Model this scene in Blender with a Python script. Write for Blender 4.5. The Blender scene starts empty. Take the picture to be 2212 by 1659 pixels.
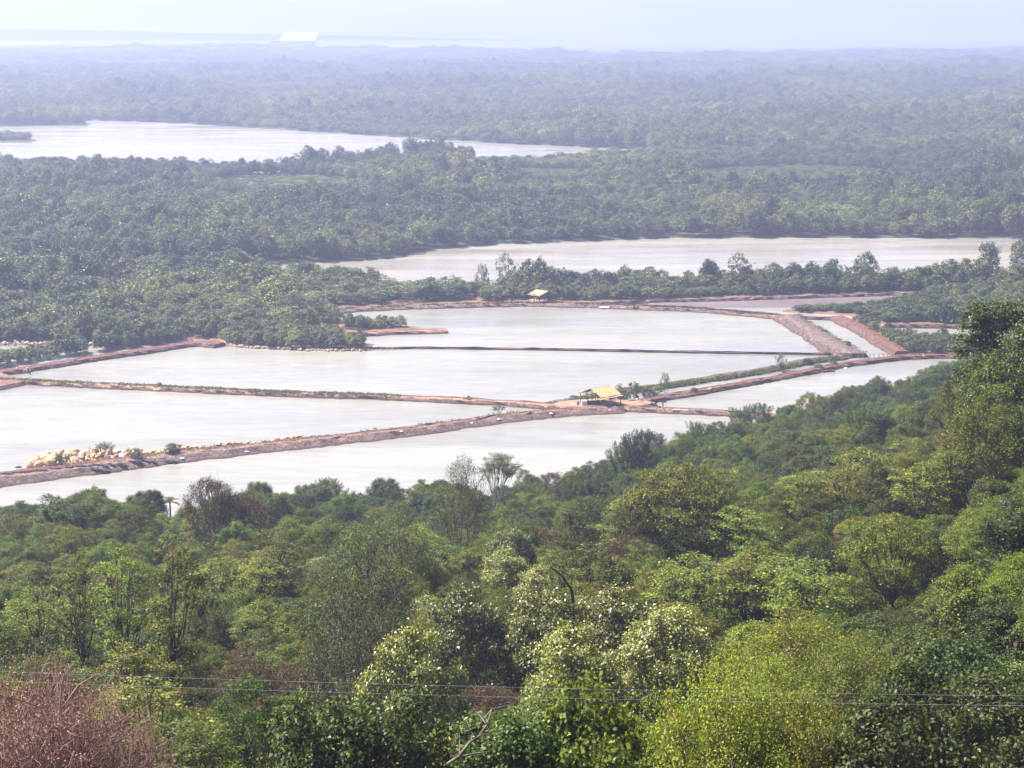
import bpy, math, random
import numpy as np
from mathutils import Vector, geometry as mgeo, noise as mnoise
SC = bpy.context.scene
COL = SC.collection
rad = math.radians
# ------------------------------------------------------------------ camera, sky, sun, exposure
EYE = 92.0
FPX = 4127.0            # focal length in units of a 2212 px wide picture
PITCH = rad(10.96)
cam = bpy.data.cameras.new('camera')
cam.sensor_width = 36.0
cam.lens = 36.0 * FPX / 2212.0
cam.clip_start = 0.5
cam.clip_end = 60000.0
camo = bpy.data.objects.new('camera', cam)
COL.objects.link(camo)
camo.location = (0, 0, EYE)
camo.rotation_euler = (math.pi / 2 - PITCH, 0, 0)
SC.camera = camo
SUN_EL, SUN_AZ = rad(56), rad(292)     # azimuth clockwise from +Y
W = bpy.data.worlds.new('World')
SC.world = W
W.use_nodes = True
wn = W.node_tree
bg = wn.nodes['Background']
sky = wn.nodes.new('ShaderNodeTexSky')
sky.sky_type = 'NISHITA'
sky.sun_disc = False
sky.sun_elevation = SUN_EL
sky.sun_rotation = SUN_AZ
sky.air_density = 1.0
sky.dust_density = 4.0
sky.ozone_density = 1.0
wn.links.new(sky.outputs[0], bg.inputs[0])
bg.inputs[1].default_value = 0.05
sl = bpy.data.lights.new('sun', 'SUN')
sl.energy = 5.0
sl.angle = rad(0.5)
sl.color = (1.0, 0.945, 0.85)
so = bpy.data.objects.new('sun', sl)
COL.objects.link(so)
sd = Vector((math.sin(SUN_AZ) * math.cos(SUN_EL), math.cos(SUN_AZ) * math.cos(SUN_EL), math.sin(SUN_EL)))
so.rotation_euler = sd.to_track_quat('Z', 'Y').to_euler()
so.location = (-200, -100, 400)
SC.view_settings.view_transform = 'Standard'
SC.view_settings.look = 'None'
SC.view_settings.exposure = 1.55
SC.view_settings.gamma = 1.0
SC.view_settings.use_curve_mapping = False
SC.render.engine = 'CYCLES'
cy = SC.cycles
cy.max_bounces = 6
cy.diffuse_bounces = 2
cy.glossy_bounces = 3
cy.transmission_bounces = 4
cy.volume_bounces = 1
cy.use_denoising = True
HAZE_DENSITY = 2.8e-4
HAZE_COLOR = (0.575, 0.65, 1.0)

# ------------------------------------------------------------------ helpers
FW = np.array([0, math.cos(PITCH), -math.sin(PITCH)])
UP = np.array([0, math.sin(PITCH), math.cos(PITCH)])
RT = np.array([1.0, 0, 0])


def ray(u, v):
    d = FW * FPX + RT * (u - 1106) + UP * (829.5 - v)
    return d


def G(u, v, z=0.0):
    """the place on the level z that the photograph shows at (u, v)"""
    d = ray(u, v)
    t = (z - EYE) / d[2]
    return (d[0] * t, d[1] * t)


def at_y(u, v, y):
    d = ray(u, v)
    t = y / d[1]
    return (d[0] * t, y, EYE + d[2] * t)


def proj(x, y, z):
    p = np.array([x, y, z - EYE])
    f = p @ FW
    return 1106 + FPX * (p @ RT) / f, 829.5 - FPX * (p @ UP) / f


def tag(o, label=None, cat=None, group=None, kind=None):
    if label: o['label'] = label
    if cat: o['category'] = cat
    if group: o['group'] = group
    if kind: o['kind'] = kind
    return o


def mesh_np(name, verts, faces, mats=(), mat_idx=None, smooth=False):
    """faces: (n,3)/(n,4) array or list of index lists"""
    me = bpy.data.meshes.new(name)
    verts = np.asarray(verts, dtype=np.float32).reshape(-1, 3)
    if isinstance(faces, np.ndarray):
        k = faces.shape[1]
        me.vertices.add(len(verts))
        me.vertices.foreach_set('co', verts.ravel())
        me.loops.add(faces.size)
        me.loops.foreach_set('vertex_index', faces.ravel().astype(np.int32))
        me.polygons.add(len(faces))
        me.polygons.foreach_set('loop_start', (np.arange(len(faces)) * k).astype(np.int32))
        me.update(calc_edges=True)
    else:
        me.from_pydata([tuple(map(float, v)) for v in verts], [], [tuple(map(int, f)) for f in faces])
    for m in mats: me.materials.append(m)
    if mat_idx is not None: me.polygons.foreach_set('material_index', np.asarray(mat_idx, dtype=np.int32))
    if smooth: me.polygons.foreach_set('use_smooth', np.ones(len(me.polygons), dtype=bool))
    me.update()
    return me


def link(name, me, parent=None):
    o = bpy.data.objects.new(name, me)
    COL.objects.link(o)
    if parent is not None: o.parent = parent
    return o


def empty(name, loc=(0, 0, 0), rz=0.0):
    o = bpy.data.objects.new(name, None)
    COL.objects.link(o)
    o.location = loc
    o.rotation_euler = (0, 0, rz)
    o.empty_display_size = 0.5
    return o


class Geo:
    """collects tubes, boxes and the like into one mesh"""
    def __init__(s):
        s.v = []; s.f = []; s.n = 0

    def add(s, verts, faces):
        s.v.append(np.asarray(verts, dtype=float).reshape(-1, 3))
        s.f.extend([[i + s.n for i in f] for f in faces])
        s.n += len(s.v[-1])

    def tube(s, pts, radii, k=5, cap=False):
        pts = np.asarray(pts, dtype=float)
        n = len(pts)
        tang = np.gradient(pts, axis=0)
        tang /= np.linalg.norm(tang, axis=1)[:, None] + 1e-9
        ref = np.array([0.31, 0.17, 0.93]) if abs(tang[0][2]) < 0.8 else np.array([0.95, 0.2, 0.1])
        a = np.cross(tang, ref); a /= np.linalg.norm(a, axis=1)[:, None] + 1e-9
        b = np.cross(tang, a)
        ang = np.arange(k) * 2 * math.pi / k
        ring = pts[:, None, :] + np.asarray(radii)[:, None, None] * (a[:, None, :] * np.cos(ang)[None, :, None] + b[:, None, :] * np.sin(ang)[None, :, None])
        fs = []
        for i in range(n - 1):
            for j in range(k):
                j2 = (j + 1) % k
                fs.append([i * k + j, i * k + j2, (i + 1) * k + j2, (i + 1) * k + j])
        if cap:
            fs.append(list(range(k))[::-1]); fs.append([(n - 1) * k + j for j in range(k)])
        s.add(ring.reshape(-1, 3), fs)

    def box(s, c, size, rz=0.0, tilt=0.0):
        hx, hy, hz = [q / 2 for q in size]
        vs = []
        for dz in (-hz, hz):
            for dx, dy in ((-hx, -hy), (hx, -hy), (hx, hy), (-hx, hy)):
                vs.append((dx, dy, dz))
        vs = np.array(vs)
        ct, st = math.cos(tilt), math.sin(tilt)
        vs = np.stack([vs[:, 0] * ct + vs[:, 2] * st, vs[:, 1], -vs[:, 0] * st + vs[:, 2] * ct], 1)
        cr, sr = math.cos(rz), math.sin(rz)
        vs = np.stack([vs[:, 0] * cr - vs[:, 1] * sr, vs[:, 0] * sr + vs[:, 1] * cr, vs[:, 2]], 1) + np.array(c)
        s.add(vs, [[0, 3, 2, 1], [4, 5, 6, 7], [0, 1, 5, 4], [1, 2, 6, 5], [2, 3, 7, 6], [3, 0, 4, 7]])

    def mesh(s, name, mat, smooth=False):
        return mesh_np(name, np.concatenate(s.v), s.f, [mat], smooth=smooth)

    def build(s, name, mat, parent=None, smooth=False):
        return link(name, s.mesh(name, mat, smooth), parent)


# ------------------------------------------------------------------ materials
def new_mat(name):
    m = bpy.data.materials.new(name)
    m.use_nodes = True
    nt = m.node_tree
    for n in list(nt.nodes): nt.nodes.remove(n)
    out = nt.nodes.new('ShaderNodeOutputMaterial')
    return m, nt, out


def N(nt, typ, **kw):
    n = nt.nodes.new(typ)
    for k, v in kw.items(): setattr(n, k, v)
    return n


def ramp(nt, stops):
    r = N(nt, 'ShaderNodeValToRGB')
    el = r.color_ramp.elements
    el[0].position, el[0].color = stops[0][0], (*stops[0][1], 1)
    el[1].position, el[1].color = stops[-1][0], (*stops[-1][1], 1)
    for p, c in stops[1:-1]:
        e = el.new(p); e.color = (*c, 1)
    return r


def noise_n(nt, scale, detail=4, coord='object', dist=0.0, vec=None):
    t = N(nt, 'ShaderNodeTexNoise')
    t.inputs['Scale'].default_value = scale
    t.inputs['Detail'].default_value = detail
    t.inputs['Distortion'].default_value = dist
    if vec is None:
        g = N(nt, 'ShaderNodeNewGeometry')
        vec = g.outputs['Position']
    nt.links.new(vec, t.inputs['Vector'])
    return t


def mix_rgb(nt, a, b, fac, mode='MIX'):
    m = N(nt, 'ShaderNodeMix', data_type='RGBA', blend_type=mode)
    for sock, val in ((m.inputs[6], a), (m.inputs[7], b), (m.inputs[0], fac)):
        if hasattr(val, 'is_output'): nt.links.new(val, sock)
        elif isinstance(val, (int, float)): sock.default_value = val
        else: sock.default_value = (*val, 1)
    return m.outputs[2]


def leaf_mat(name, c0, c1, c2=None, trans=0.30, rough=0.55, spec=0.2, region=False):
    """leaves: colour differs from leaf to leaf, from tree to tree and in broad natural patches"""
    m, nt, out = new_mat(name)
    geo = N(nt, 'ShaderNodeNewGeometry')
    oi = N(nt, 'ShaderNodeObjectInfo')
    r = ramp(nt, [(0.0, c0), (0.75, c1), (1.0, c2 or c1)])
    nt.links.new(geo.outputs['Random Per Island'], r.inputs[0])
    hs = N(nt, 'ShaderNodeHueSaturation')
    mr = N(nt, 'ShaderNodeMapRange'); mr.inputs[3].default_value = 0.468; mr.inputs[4].default_value = 0.500
    nt.links.new(oi.outputs['Random'], mr.inputs[0])
    nt.links.new(mr.outputs[0], hs.inputs['Hue'])
    mul = N(nt, 'ShaderNodeMath', operation='MULTIPLY'); mul.inputs[1].default_value = 7.31
    nt.links.new(oi.outputs['Random'], mul.inputs[0])
    fr = N(nt, 'ShaderNodeMath', operation='FRACT'); nt.links.new(mul.outputs[0], fr.inputs[0])
    mv = N(nt, 'ShaderNodeMapRange'); mv.inputs[3].default_value = 0.5; mv.inputs[4].default_value = 1.45
    nt.links.new(fr.outputs[0], mv.inputs[0])
    nt.links.new(mv.outputs[0], hs.inputs['Value'])
    nt.links.new(r.outputs[0], hs.inputs['Color'])
    colr = hs.outputs[0]
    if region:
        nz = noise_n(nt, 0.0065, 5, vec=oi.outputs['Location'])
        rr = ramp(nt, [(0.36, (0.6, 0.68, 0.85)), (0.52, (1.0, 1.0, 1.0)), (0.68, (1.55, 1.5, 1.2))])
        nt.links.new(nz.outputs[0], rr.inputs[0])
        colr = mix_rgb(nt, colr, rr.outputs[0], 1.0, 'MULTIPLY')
    p = N(nt, 'ShaderNodeBsdfPrincipled')
    p.inputs['Roughness'].default_value = rough
    p.inputs['Specular IOR Level'].default_value = spec
    nt.links.new(colr, p.inputs['Base Color'])
    t = N(nt, 'ShaderNodeBsdfTranslucent')
    tc = mix_rgb(nt, colr, (1.25, 1.15, 0.35), 1.0, 'MULTIPLY')
    nt.links.new(tc, t.inputs[0])
    mx = N(nt, 'ShaderNodeMixShader'); mx.inputs[0].default_value = trans
    nt.links.new(p.outputs[0], mx.inputs[1]); nt.links.new(t.outputs[0], mx.inputs[2])
    nt.links.new(mx.outputs[0], out.inputs[0])
    return m


def simple_mat(name, c0, c1, scale=1.0, rough=0.8, bump=0.0, bscale=None, detail=5, coord=None, spec=0.3):
    m, nt, out = new_mat(name)
    vec = None
    if coord == 'object':
        tc = N(nt, 'ShaderNodeTexCoord'); vec = tc.outputs['Object']
    nz = noise_n(nt, scale, detail, vec=vec)
    r = ramp(nt, [(0.3, c0), (0.7, c1)])
    nt.links.new(nz.outputs[0], r.inputs[0])
    p = N(nt, 'ShaderNodeBsdfPrincipled')
    p.inputs['Roughness'].default_value = rough
    p.inputs['Specular IOR Level'].default_value = spec
    nt.links.new(r.outputs[0], p.inputs['Base Color'])
    if bump:
        nb = noise_n(nt, bscale or scale * 4, 4, vec=vec)
        b = N(nt, 'ShaderNodeBump'); b.inputs['Strength'].default_value = bump
        nt.links.new(nb.outputs[0], b.inputs['Height'])
        nt.links.new(b.outputs[0], p.inputs['Normal'])
    nt.links.new(p.outputs[0], out.inputs[0])
    return m


def water_mat(name, mud=(0.40, 0.37, 0.33), bumpk=0.35, streak=1.0):
    m, nt, out = new_mat(name)
    geo = N(nt, 'ShaderNodeNewGeometry')
    p = N(nt, 'ShaderNodeBsdfPrincipled')
    # broad wind streaks: long across the view, short in depth
    mp = N(nt, 'ShaderNodeMapping'); mp.inputs['Scale'].default_value = (0.010, 0.045, 1); mp.inputs['Rotation'].default_value = (0, 0, rad(6))
    nt.links.new(geo.outputs['Position'], mp.inputs[0])
    n1 = noise_n(nt, 1.0, 5, vec=mp.outputs[0], dist=0.6)
    rr = ramp(nt, [(0.38, (0.12, 0.12, 0.12)), (0.62, (0.33, 0.33, 0.33))])
    nt.links.new(n1.outputs[0], rr.inputs[0])
    nt.links.new(rr.outputs[0], p.inputs['Roughness'])
    mp3 = N(nt, 'ShaderNodeMapping'); mp3.inputs['Scale'].default_value = (0.006, 0.030, 1); mp3.inputs['Rotation'].default_value = (0, 0, rad(-4))
    nt.links.new(geo.outputs['Position'], mp3.inputs[0])
    n3 = noise_n(nt, 1.0, 6, vec=mp3.outputs[0], dist=0.8)
    rc = ramp(nt, [(0.32, tuple(c * 0.80 for c in mud)), (0.50, tuple(c * 0.97 for c in mud)), (0.66, tuple(c * 1.05 for c in mud))])
    nt.links.new(n3.outputs[0], rc.inputs[0])
    mp4 = N(nt, 'ShaderNodeMapping'); mp4.inputs['Scale'].default_value = (0.10, 0.42, 1)
    nt.links.new(geo.outputs['Position'], mp4.inputs[0])
    n4 = noise_n(nt, 1.0, 6, vec=mp4.outputs[0], dist=0.4)
    r4 = ramp(nt, [(0.3, (0.86, 0.86, 0.87)), (0.7, (1.09, 1.09, 1.08))])
    nt.links.new(n4.outputs[0], r4.inputs[0])
    nt.links.new(mix_rgb(nt, rc.outputs[0], r4.outputs[0], 1.0, 'MULTIPLY'), p.inputs['Base Color'])
    p.inputs['IOR'].default_value = 1.333
    p.inputs['Specular IOR Level'].default_value = 0.5
    mp2 = N(nt, 'ShaderNodeMapping'); mp2.inputs['Scale'].default_value = (0.9, 2.2, 1); mp2.inputs['Rotation'].default_value = (0, 0, rad(-12))
    nt.links.new(geo.outputs['Position'], mp2.inputs[0])
    n2 = noise_n(nt, 1.0, 5, vec=mp2.outputs[0])
    b = N(nt, 'ShaderNodeBump'); b.inputs['Distance'].default_value = 0.25
    bs = N(nt, 'ShaderNodeMapRange'); bs.inputs[1].default_value = 0.35; bs.inputs[2].default_value = 0.65
    bs.inputs[3].default_value = bumpk * 0.35; bs.inputs[4].default_value = bumpk
    nt.links.new(n1.outputs[0], bs.inputs[0]); nt.links.new(bs.outputs[0], b.inputs['Strength'])
    nt.links.new(n2.outputs[0], b.inputs['Height'])
    nt.links.new(b.outputs[0], p.inputs['Normal'])
    nt.links.new(p.outputs[0], out.inputs[0])
    return m


M = {}
M['water'] = water_mat('pond_water', (0.275, 0.265, 0.235))
M['river'] = water_mat('river_water', (0.30, 0.275, 0.24), 0.35)
M['mudflat'] = simple_mat('dark_mud', (0.10, 0.075, 0.082), (0.16, 0.12, 0.125), 0.05, 0.6, 0.3, 0.8)
M['bank'] = simple_mat('shore_soil', (0.10, 0.06, 0.04), (0.22, 0.13, 0.08), 0.15, 0.9, 0.4, 1.5)
M['plain'] = simple_mat('plain_soil', (0.04, 0.055, 0.03), (0.09, 0.10, 0.05), 0.004, 0.9)
M['litter'] = simple_mat('forest_floor', (0.02, 0.018, 0.01), (0.07, 0.05, 0.03), 0.4, 0.95, 0.5, 3)
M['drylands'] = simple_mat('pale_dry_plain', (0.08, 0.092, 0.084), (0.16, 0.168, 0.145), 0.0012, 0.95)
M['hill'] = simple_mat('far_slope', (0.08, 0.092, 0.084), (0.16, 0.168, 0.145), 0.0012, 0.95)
M['yard'] = simple_mat('yard_soil', (0.19, 0.105, 0.07), (0.36, 0.235, 0.16), 0.5, 0.9, 0.3, 3)
M['bed'] = simple_mat('pond_bed', (0.1, 0.08, 0.06), (0.15, 0.12, 0.1), 0.1, 0.9)
M['sand'] = simple_mat('pale_sand', (0.5, 0.42, 0.36), (0.7, 0.62, 0.55), 0.05, 0.9)
M['bark'] = simple_mat('grey_bark', (0.10, 0.075, 0.06), (0.26, 0.21, 0.17), 3.0, 0.9, 0.5, 12, coord='object')
M['bark_dark'] = simple_mat('dark_bark', (0.035, 0.025, 0.02), (0.09, 0.065, 0.05), 3.0, 0.9, 0.5, 12, coord='object')
M['bark_pale'] = simple_mat('pale_bark', (0.18, 0.15, 0.125), (0.42, 0.37, 0.33), 2.0, 0.8, 0.4, 12, coord='object')
M['twig'] = simple_mat('brown_twigs', (0.21, 0.115, 0.095), (0.42, 0.26, 0.22), 2.0, 0.9, coord='object')
M['blossom'] = simple_mat('cream_blossom', (0.45, 0.48, 0.22), (0.80, 0.80, 0.52), 2.0, 0.7, coord='object')
M['boulder'] = simple_mat('yellow_rock', (0.36, 0.22, 0.11), (0.68, 0.50, 0.31), 0.9, 0.85, 0.6, 5)
M['rock_grey'] = simple_mat('shore_rock', (0.30, 0.22, 0.16), (0.58, 0.46, 0.34), 0.9, 0.85, 0.6, 5)
M['plastic'] = simple_mat('black_plastic', (0.008, 0.010, 0.018), (0.035, 0.038, 0.055), 2.0, 0.6, 0.6, 6, spec=0.25)
M['white_cloth'] = simple_mat('white_plastic', (0.65, 0.66, 0.62), (0.82, 0.82, 0.78), 2.0, 0.6)
M['wood'] = simple_mat('weathered_wood', (0.06, 0.04, 0.03), (0.14, 0.10, 0.08), 4.0, 0.9, 0.4, 20, coord='object')
M['wood_pale'] = simple_mat('pale_wood', (0.5, 0.42, 0.33), (0.72, 0.64, 0.52), 4.0, 0.8, 0.3, 20, coord='object')
M['thatch'] = simple_mat('yellow_roof', (0.30, 0.18, 0.08), (0.56, 0.39, 0.20), 2.4, 0.8, 0.6, 14, coord='object')
M['tin'] = simple_mat('pale_roof', (0.40, 0.29, 0.19), (0.60, 0.47, 0.33), 1.0, 0.5, 0.2, 8, coord='object')
M['boat'] = simple_mat('dark_boat_paint', (0.02, 0.02, 0.035), (0.05, 0.045, 0.07), 3.0, 0.6, coord='object')
M['blue'] = simple_mat('blue_paint', (0.08, 0.12, 0.28), (0.12, 0.18, 0.38), 3.0, 0.6, coord='object')
M['skin'] = simple_mat('skin', (0.16, 0.085, 0.05), (0.2, 0.11, 0.07), 4, 0.6, coord='object')
M['hair'] = simple_mat('black_hair', (0.01, 0.01, 0.01), (0.02, 0.018, 0.015), 4, 0.6, coord='object')
M['red_cloth'] = simple_mat('dark_red_cloth', (0.09, 0.02, 0.02), (0.13, 0.03, 0.03), 4, 0.8, coord='object')
M['blue_cloth'] = simple_mat('blue_cloth', (0.05, 0.10, 0.30), (0.08, 0.15, 0.4), 4, 0.8, coord='object')
M['dark_cloth'] = simple_mat('dark_cloth', (0.015, 0.015, 0.025), (0.03, 0.03, 0.045), 4, 0.8, coord='object')
M['wire'] = simple_mat('cable_metal', (0.20, 0.22, 0.28), (0.32, 0.34, 0.41), 1, 0.45)
M['concrete'] = simple_mat('white_wall', (0.26, 0.26, 0.25), (0.36, 0.355, 0.34), 0.05, 0.8)

# leaf colours
L = {}
L['dark'] = leaf_mat('dark_green_leaves', (0.012, 0.030, 0.005), (0.052, 0.095, 0.012), (0.19, 0.24, 0.05), 0.25, 0.5, 0.25)
L['mid'] = leaf_mat('mid_green_leaves', (0.026, 0.054, 0.007), (0.090, 0.150, 0.016), (0.24, 0.29, 0.045))
L['olive'] = leaf_mat('olive_leaves', (0.036, 0.052, 0.007), (0.120, 0.150, 0.018), (0.30, 0.31, 0.06))
L['yellow'] = leaf_mat('yellow_green_leaves', (0.050, 0.085, 0.008), (0.155, 0.215, 0.022), (0.36, 0.39, 0.09), 0.4)
L['lime'] = leaf_mat('lime_green_leaves', (0.045, 0.085, 0.010), (0.14, 0.205, 0.024), (0.33, 0.38, 0.09), 0.4)
L['pale'] = leaf_mat('pale_green_leaves', (0.040, 0.062, 0.012), (0.17, 0.21, 0.042), (0.42, 0.45, 0.16), 0.3, 0.4, 0.5)
L['rust'] = leaf_mat('rusty_leaves', (0.045, 0.040, 0.012), (0.14, 0.105, 0.032), (0.26, 0.18, 0.075))
L['dry'] = leaf_mat('dry_brown_leaves', (0.14, 0.075, 0.06), (0.32, 0.19, 0.155), (0.42, 0.29, 0.24), 0.2)
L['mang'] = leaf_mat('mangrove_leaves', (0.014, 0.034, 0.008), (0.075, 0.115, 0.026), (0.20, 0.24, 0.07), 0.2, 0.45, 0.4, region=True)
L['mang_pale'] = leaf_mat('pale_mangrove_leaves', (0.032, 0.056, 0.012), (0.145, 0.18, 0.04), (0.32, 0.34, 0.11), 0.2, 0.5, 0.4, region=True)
L['grass'] = leaf_mat('grass_blades', (0.05, 0.09, 0.02), (0.13, 0.17, 0.05), (0.24, 0.19, 0.09), 0.3)


def dike_mat(name, red, slope, track, wet=(0.07, 0.045, 0.04)):
    m, nt, out = new_mat(name)
    geo = N(nt, 'ShaderNodeNewGeometry')
    at = N(nt, 'ShaderNodeAttribute', attribute_name='across')
    nz = noise_n(nt, 0.30, 8)
    add = N(nt, 'ShaderNodeMath', operation='MULTIPLY_ADD'); add.inputs[1].default_value = 0.9; nt.links.new(nz.outputs[0], add.inputs[0])
    sb = N(nt, 'ShaderNodeMath', operation='SUBTRACT'); sb.inputs[1].default_value = 0.2; nt.links.new(at.outputs['Fac'], sb.inputs[0]); nt.links.new(sb.outputs[0], add.inputs[2])
    r = ramp(nt, [(0.30, slope), (0.52, slope), (0.60, track), (0.78, track), (0.90, red), (1.25 if False else 1.0, red)])
    nt.links.new(add.outputs[0], r.inputs[0])
    n2 = noise_n(nt, 1.6, 6)
    r2 = ramp(nt, [(0.3, (0.45, 0.44, 0.42)), (0.5, (0.95, 0.93, 0.92)), (0.72, (1.75, 1.68, 1.6))])
    nt.links.new(n2.outputs[0], r2.inputs[0])
    c = mix_rgb(nt, r.outputs[0], r2.outputs[0], 1.0, 'MULTIPLY')
    sep = N(nt, 'ShaderNodeSeparateXYZ'); nt.links.new(geo.outputs['Position'], sep.inputs[0])
    mr = N(nt, 'ShaderNodeMapRange'); mr.inputs[1].default_value = 0.12; mr.inputs[2].default_value = 0.42; mr.inputs[3].default_value = 1; mr.inputs[4].default_value = 0
    nt.links.new(sep.outputs[2], mr.inputs[0])
    c = mix_rgb(nt, c, wet, mr.outputs[0])
    p = N(nt, 'ShaderNodeBsdfPrincipled'); p.inputs['Roughness'].default_value = 0.9; p.inputs['Specular IOR Level'].default_value = 0.2
    nt.links.new(c, p.inputs['Base Color'])
    nb = noise_n(nt, 2.2, 5)
    b = N(nt, 'ShaderNodeBump'); b.inputs['Strength'].default_value = 0.7; b.inputs['Distance'].default_value = 0.3
    nt.links.new(nb.outputs[0], b.inputs['Height']); nt.links.new(b.outputs[0], p.inputs['Normal'])
    nt.links.new(p.outputs[0], out.inputs[0])
    return m


RED, MAUVE, TAN, GREYB = (0.130, 0.056, 0.042), (0.125, 0.075, 0.068), (0.30, 0.19, 0.13), (0.30, 0.21, 0.18)
M['dike_red'] = dike_mat('red_soil', RED, (0.11, 0.066, 0.058), (0.14, 0.075, 0.058))
M['dike_front'] = dike_mat('front_bank_soil', RED, (0.135, 0.092, 0.086), (0.19, 0.130, 0.11))
M['dike_track'] = dike_mat('red_soil_with_track', RED, MAUVE, TAN)
M['dike_mauve'] = dike_mat('mauve_soil', (0.12, 0.086, 0.078), (0.105, 0.072, 0.068), (0.165, 0.122, 0.102))
M['dike_sand'] = dike_mat('sandy_soil', (0.24, 0.09, 0.06), (0.20, 0.11, 0.09), (0.42, 0.28, 0.18))

# ------------------------------------------------------------------ the hill we look down from
SHORE = [(-2.0, 330), (-0.30, 330), (-0.268, 334), (-0.15, 334), (-0.02, 340), (0.03, 352), (0.07, 372), (0.12, 398), (0.19, 432), (0.24, 470), (0.30, 520), (0.6, 700), (3.0, 900)]
ST, SS = [a for a, b in SHORE], [b for a, b in SHORE]


def smooth(a, b, x):
    t = np.clip((x - a) / (b - a), 0, 1)
    return t * t * (3 - 2 * t)


def hill(x, y):
    x = np.asarray(x, dtype=float); y = np.asarray(y, dtype=float)
    t = x / np.maximum(y, 40.0)
    S = np.interp(t, ST, SS)
    k = 54.0 / (S - 70.0)
    z = np.where(y < 70, 54 + (70 - y) * 0.5, k * (S - y))
    z = np.where(y > S, -(y - S) * 0.12, z)
    z = np.where(y < 0, 89 + np.minimum(-y, 60) * 0.2, z)
    inside = smooth(0, 60, S - y)
    z = z + inside * (2.2 * np.sin(x * 0.045 + 1.3) * np.sin(y * 0.037 + 0.4) + 1.1 * np.sin(x * 0.11 + y * 0.05) * smooth(70, 110, y))
    z = z + 13.0 * smooth(0.19, 0.34, t) * smooth(50, 110, y) * (1 - smooth(230, 420, y))
    return z


def hz(x, y): return float(hill(x, y))


gx = np.arange(-260, 520, 4.0); gy = np.arange(-160, 760, 4.0)
XX, YY = np.meshgrid(gx, gy)
ZZ = np.maximum(hill(XX, YY), -2.5) + 0.15 * np.sin(XX * 1.7) * np.sin(YY * 1.3)
nx, ny = len(gx), len(gy)
idx = np.arange(nx * ny).reshape(ny, nx)
F = np.stack([idx[:-1, :-1], idx[:-1, 1:], idx[1:, 1:], idx[1:, :-1]], -1).reshape(-1, 4)
tag(link('hillside_ground', mesh_np('hillside_ground', np.stack([XX, YY, ZZ], -1).reshape(-1, 3), F, [M['litter']], smooth=True)),
    'brown leaf-littered ground of the wooded hillside under the trees', kind='structure')


# ------------------------------------------------------------------ flat sheets: bed, water, land
def sheet(name, pts, z, mat, label):
    v = [(x, y, z) for x, y in pts]
    tris = mgeo.tessellate_polygon([[Vector(p) for p in v]])
    o = link(name, mesh_np(name, v, [list(t) for t in tris], [mat]))
    me = o.data
    # face up
    if me.polygons and me.polygons[0].normal.z < 0: me.flip_normals()
    return tag(o, label, kind='structure')


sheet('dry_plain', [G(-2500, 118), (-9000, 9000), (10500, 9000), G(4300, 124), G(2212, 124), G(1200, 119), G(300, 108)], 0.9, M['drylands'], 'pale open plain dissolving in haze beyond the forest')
sheet('ground', [(-12000, 200), (14000, 200), (14000, 15500), (-12000, 15500)], -1.6, M['bed'], 'flat muddy ground under the ponds, rivers and plain')
WS = [G(-900, 640), G(700, 625), G(1180, 627), G(2000, 622), G(3200, 620)]
sheet('pond_water', [(-500, 290)] + WS + [(1100, 290)], 0.0, M['water'], 'pale bright water filling the shrimp ponds between the embankments')
sheet('river_water', WS[::-1] + [(-1500, 700), (-1500, 2100), (1600, 2100), (1600, 640)], 0.0, M['river'], 'pale pinkish river water winding through the mangrove forest')


def densify(pts, step):
    out = []
    n = len(pts)
    for i in range(n):
        a = np.array(pts[i]); b = np.array(pts[(i + 1) % n])
        k = max(1, int(np.linalg.norm(b - a) / step))
        for j in range(k): out.append(a + (b - a) * j / k)
    return np.array(out)


def land(name, px, z, mat, label, step=5.0, amp=1.2, slope=1.4, seed=0):
    """a raised piece of land with an uneven, sloping edge; px in picture units"""
    P = np.array([G(u, v, 0.0) for u, v in px])
    area = 0.5 * np.sum(P[:, 0] * np.roll(P[:, 1], -1) - np.roll(P[:, 0], -1) * P[:, 1])
    if area < 0: P = P[::-1]
    D = densify(P, step)
    n = len(D)
    tan = np.roll(D, -1, 0) - np.roll(D, 1, 0)
    tan /= np.linalg.norm(tan, axis=1)[:, None] + 1e-9
    nor = np.stack([tan[:, 1], -tan[:, 0]], 1)          # outwards for counter-clockwise
    nzv = np.array([mnoise.noise(Vector((p[0] * 0.09 + seed, p[1] * 0.09, 0.0))) + 0.5 * mnoise.noise(Vector((p[0] * 0.4, p[1] * 0.4, seed))) for p in D])
    D = D + nor * (nzv * amp)[:, None]
    O = D + nor * slope
    vs = [(x, y, z) for x, y in D] + [(x, y, -0.9) for x, y in O]
    tris = mgeo.tessellate_polygon([[Vector((x, y, z)) for x, y in D]])
    fs = []
    for t in tris:
        a, b, c = t
        cr = (D[b][0] - D[a][0]) * (D[c][1] - D[a][1]) - (D[b][1] - D[a][1]) * (D[c][0] - D[a][0])
        fs.append([a, b, c] if cr > 0 else [a, c, b])
    for i in range(n):
        j = (i + 1) % n
        fs.append([i, i + n, j + n, j])
    o = link(name, mesh_np(name, vs, fs, [mat]))
    return tag(o, label, kind='structure'), P


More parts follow.
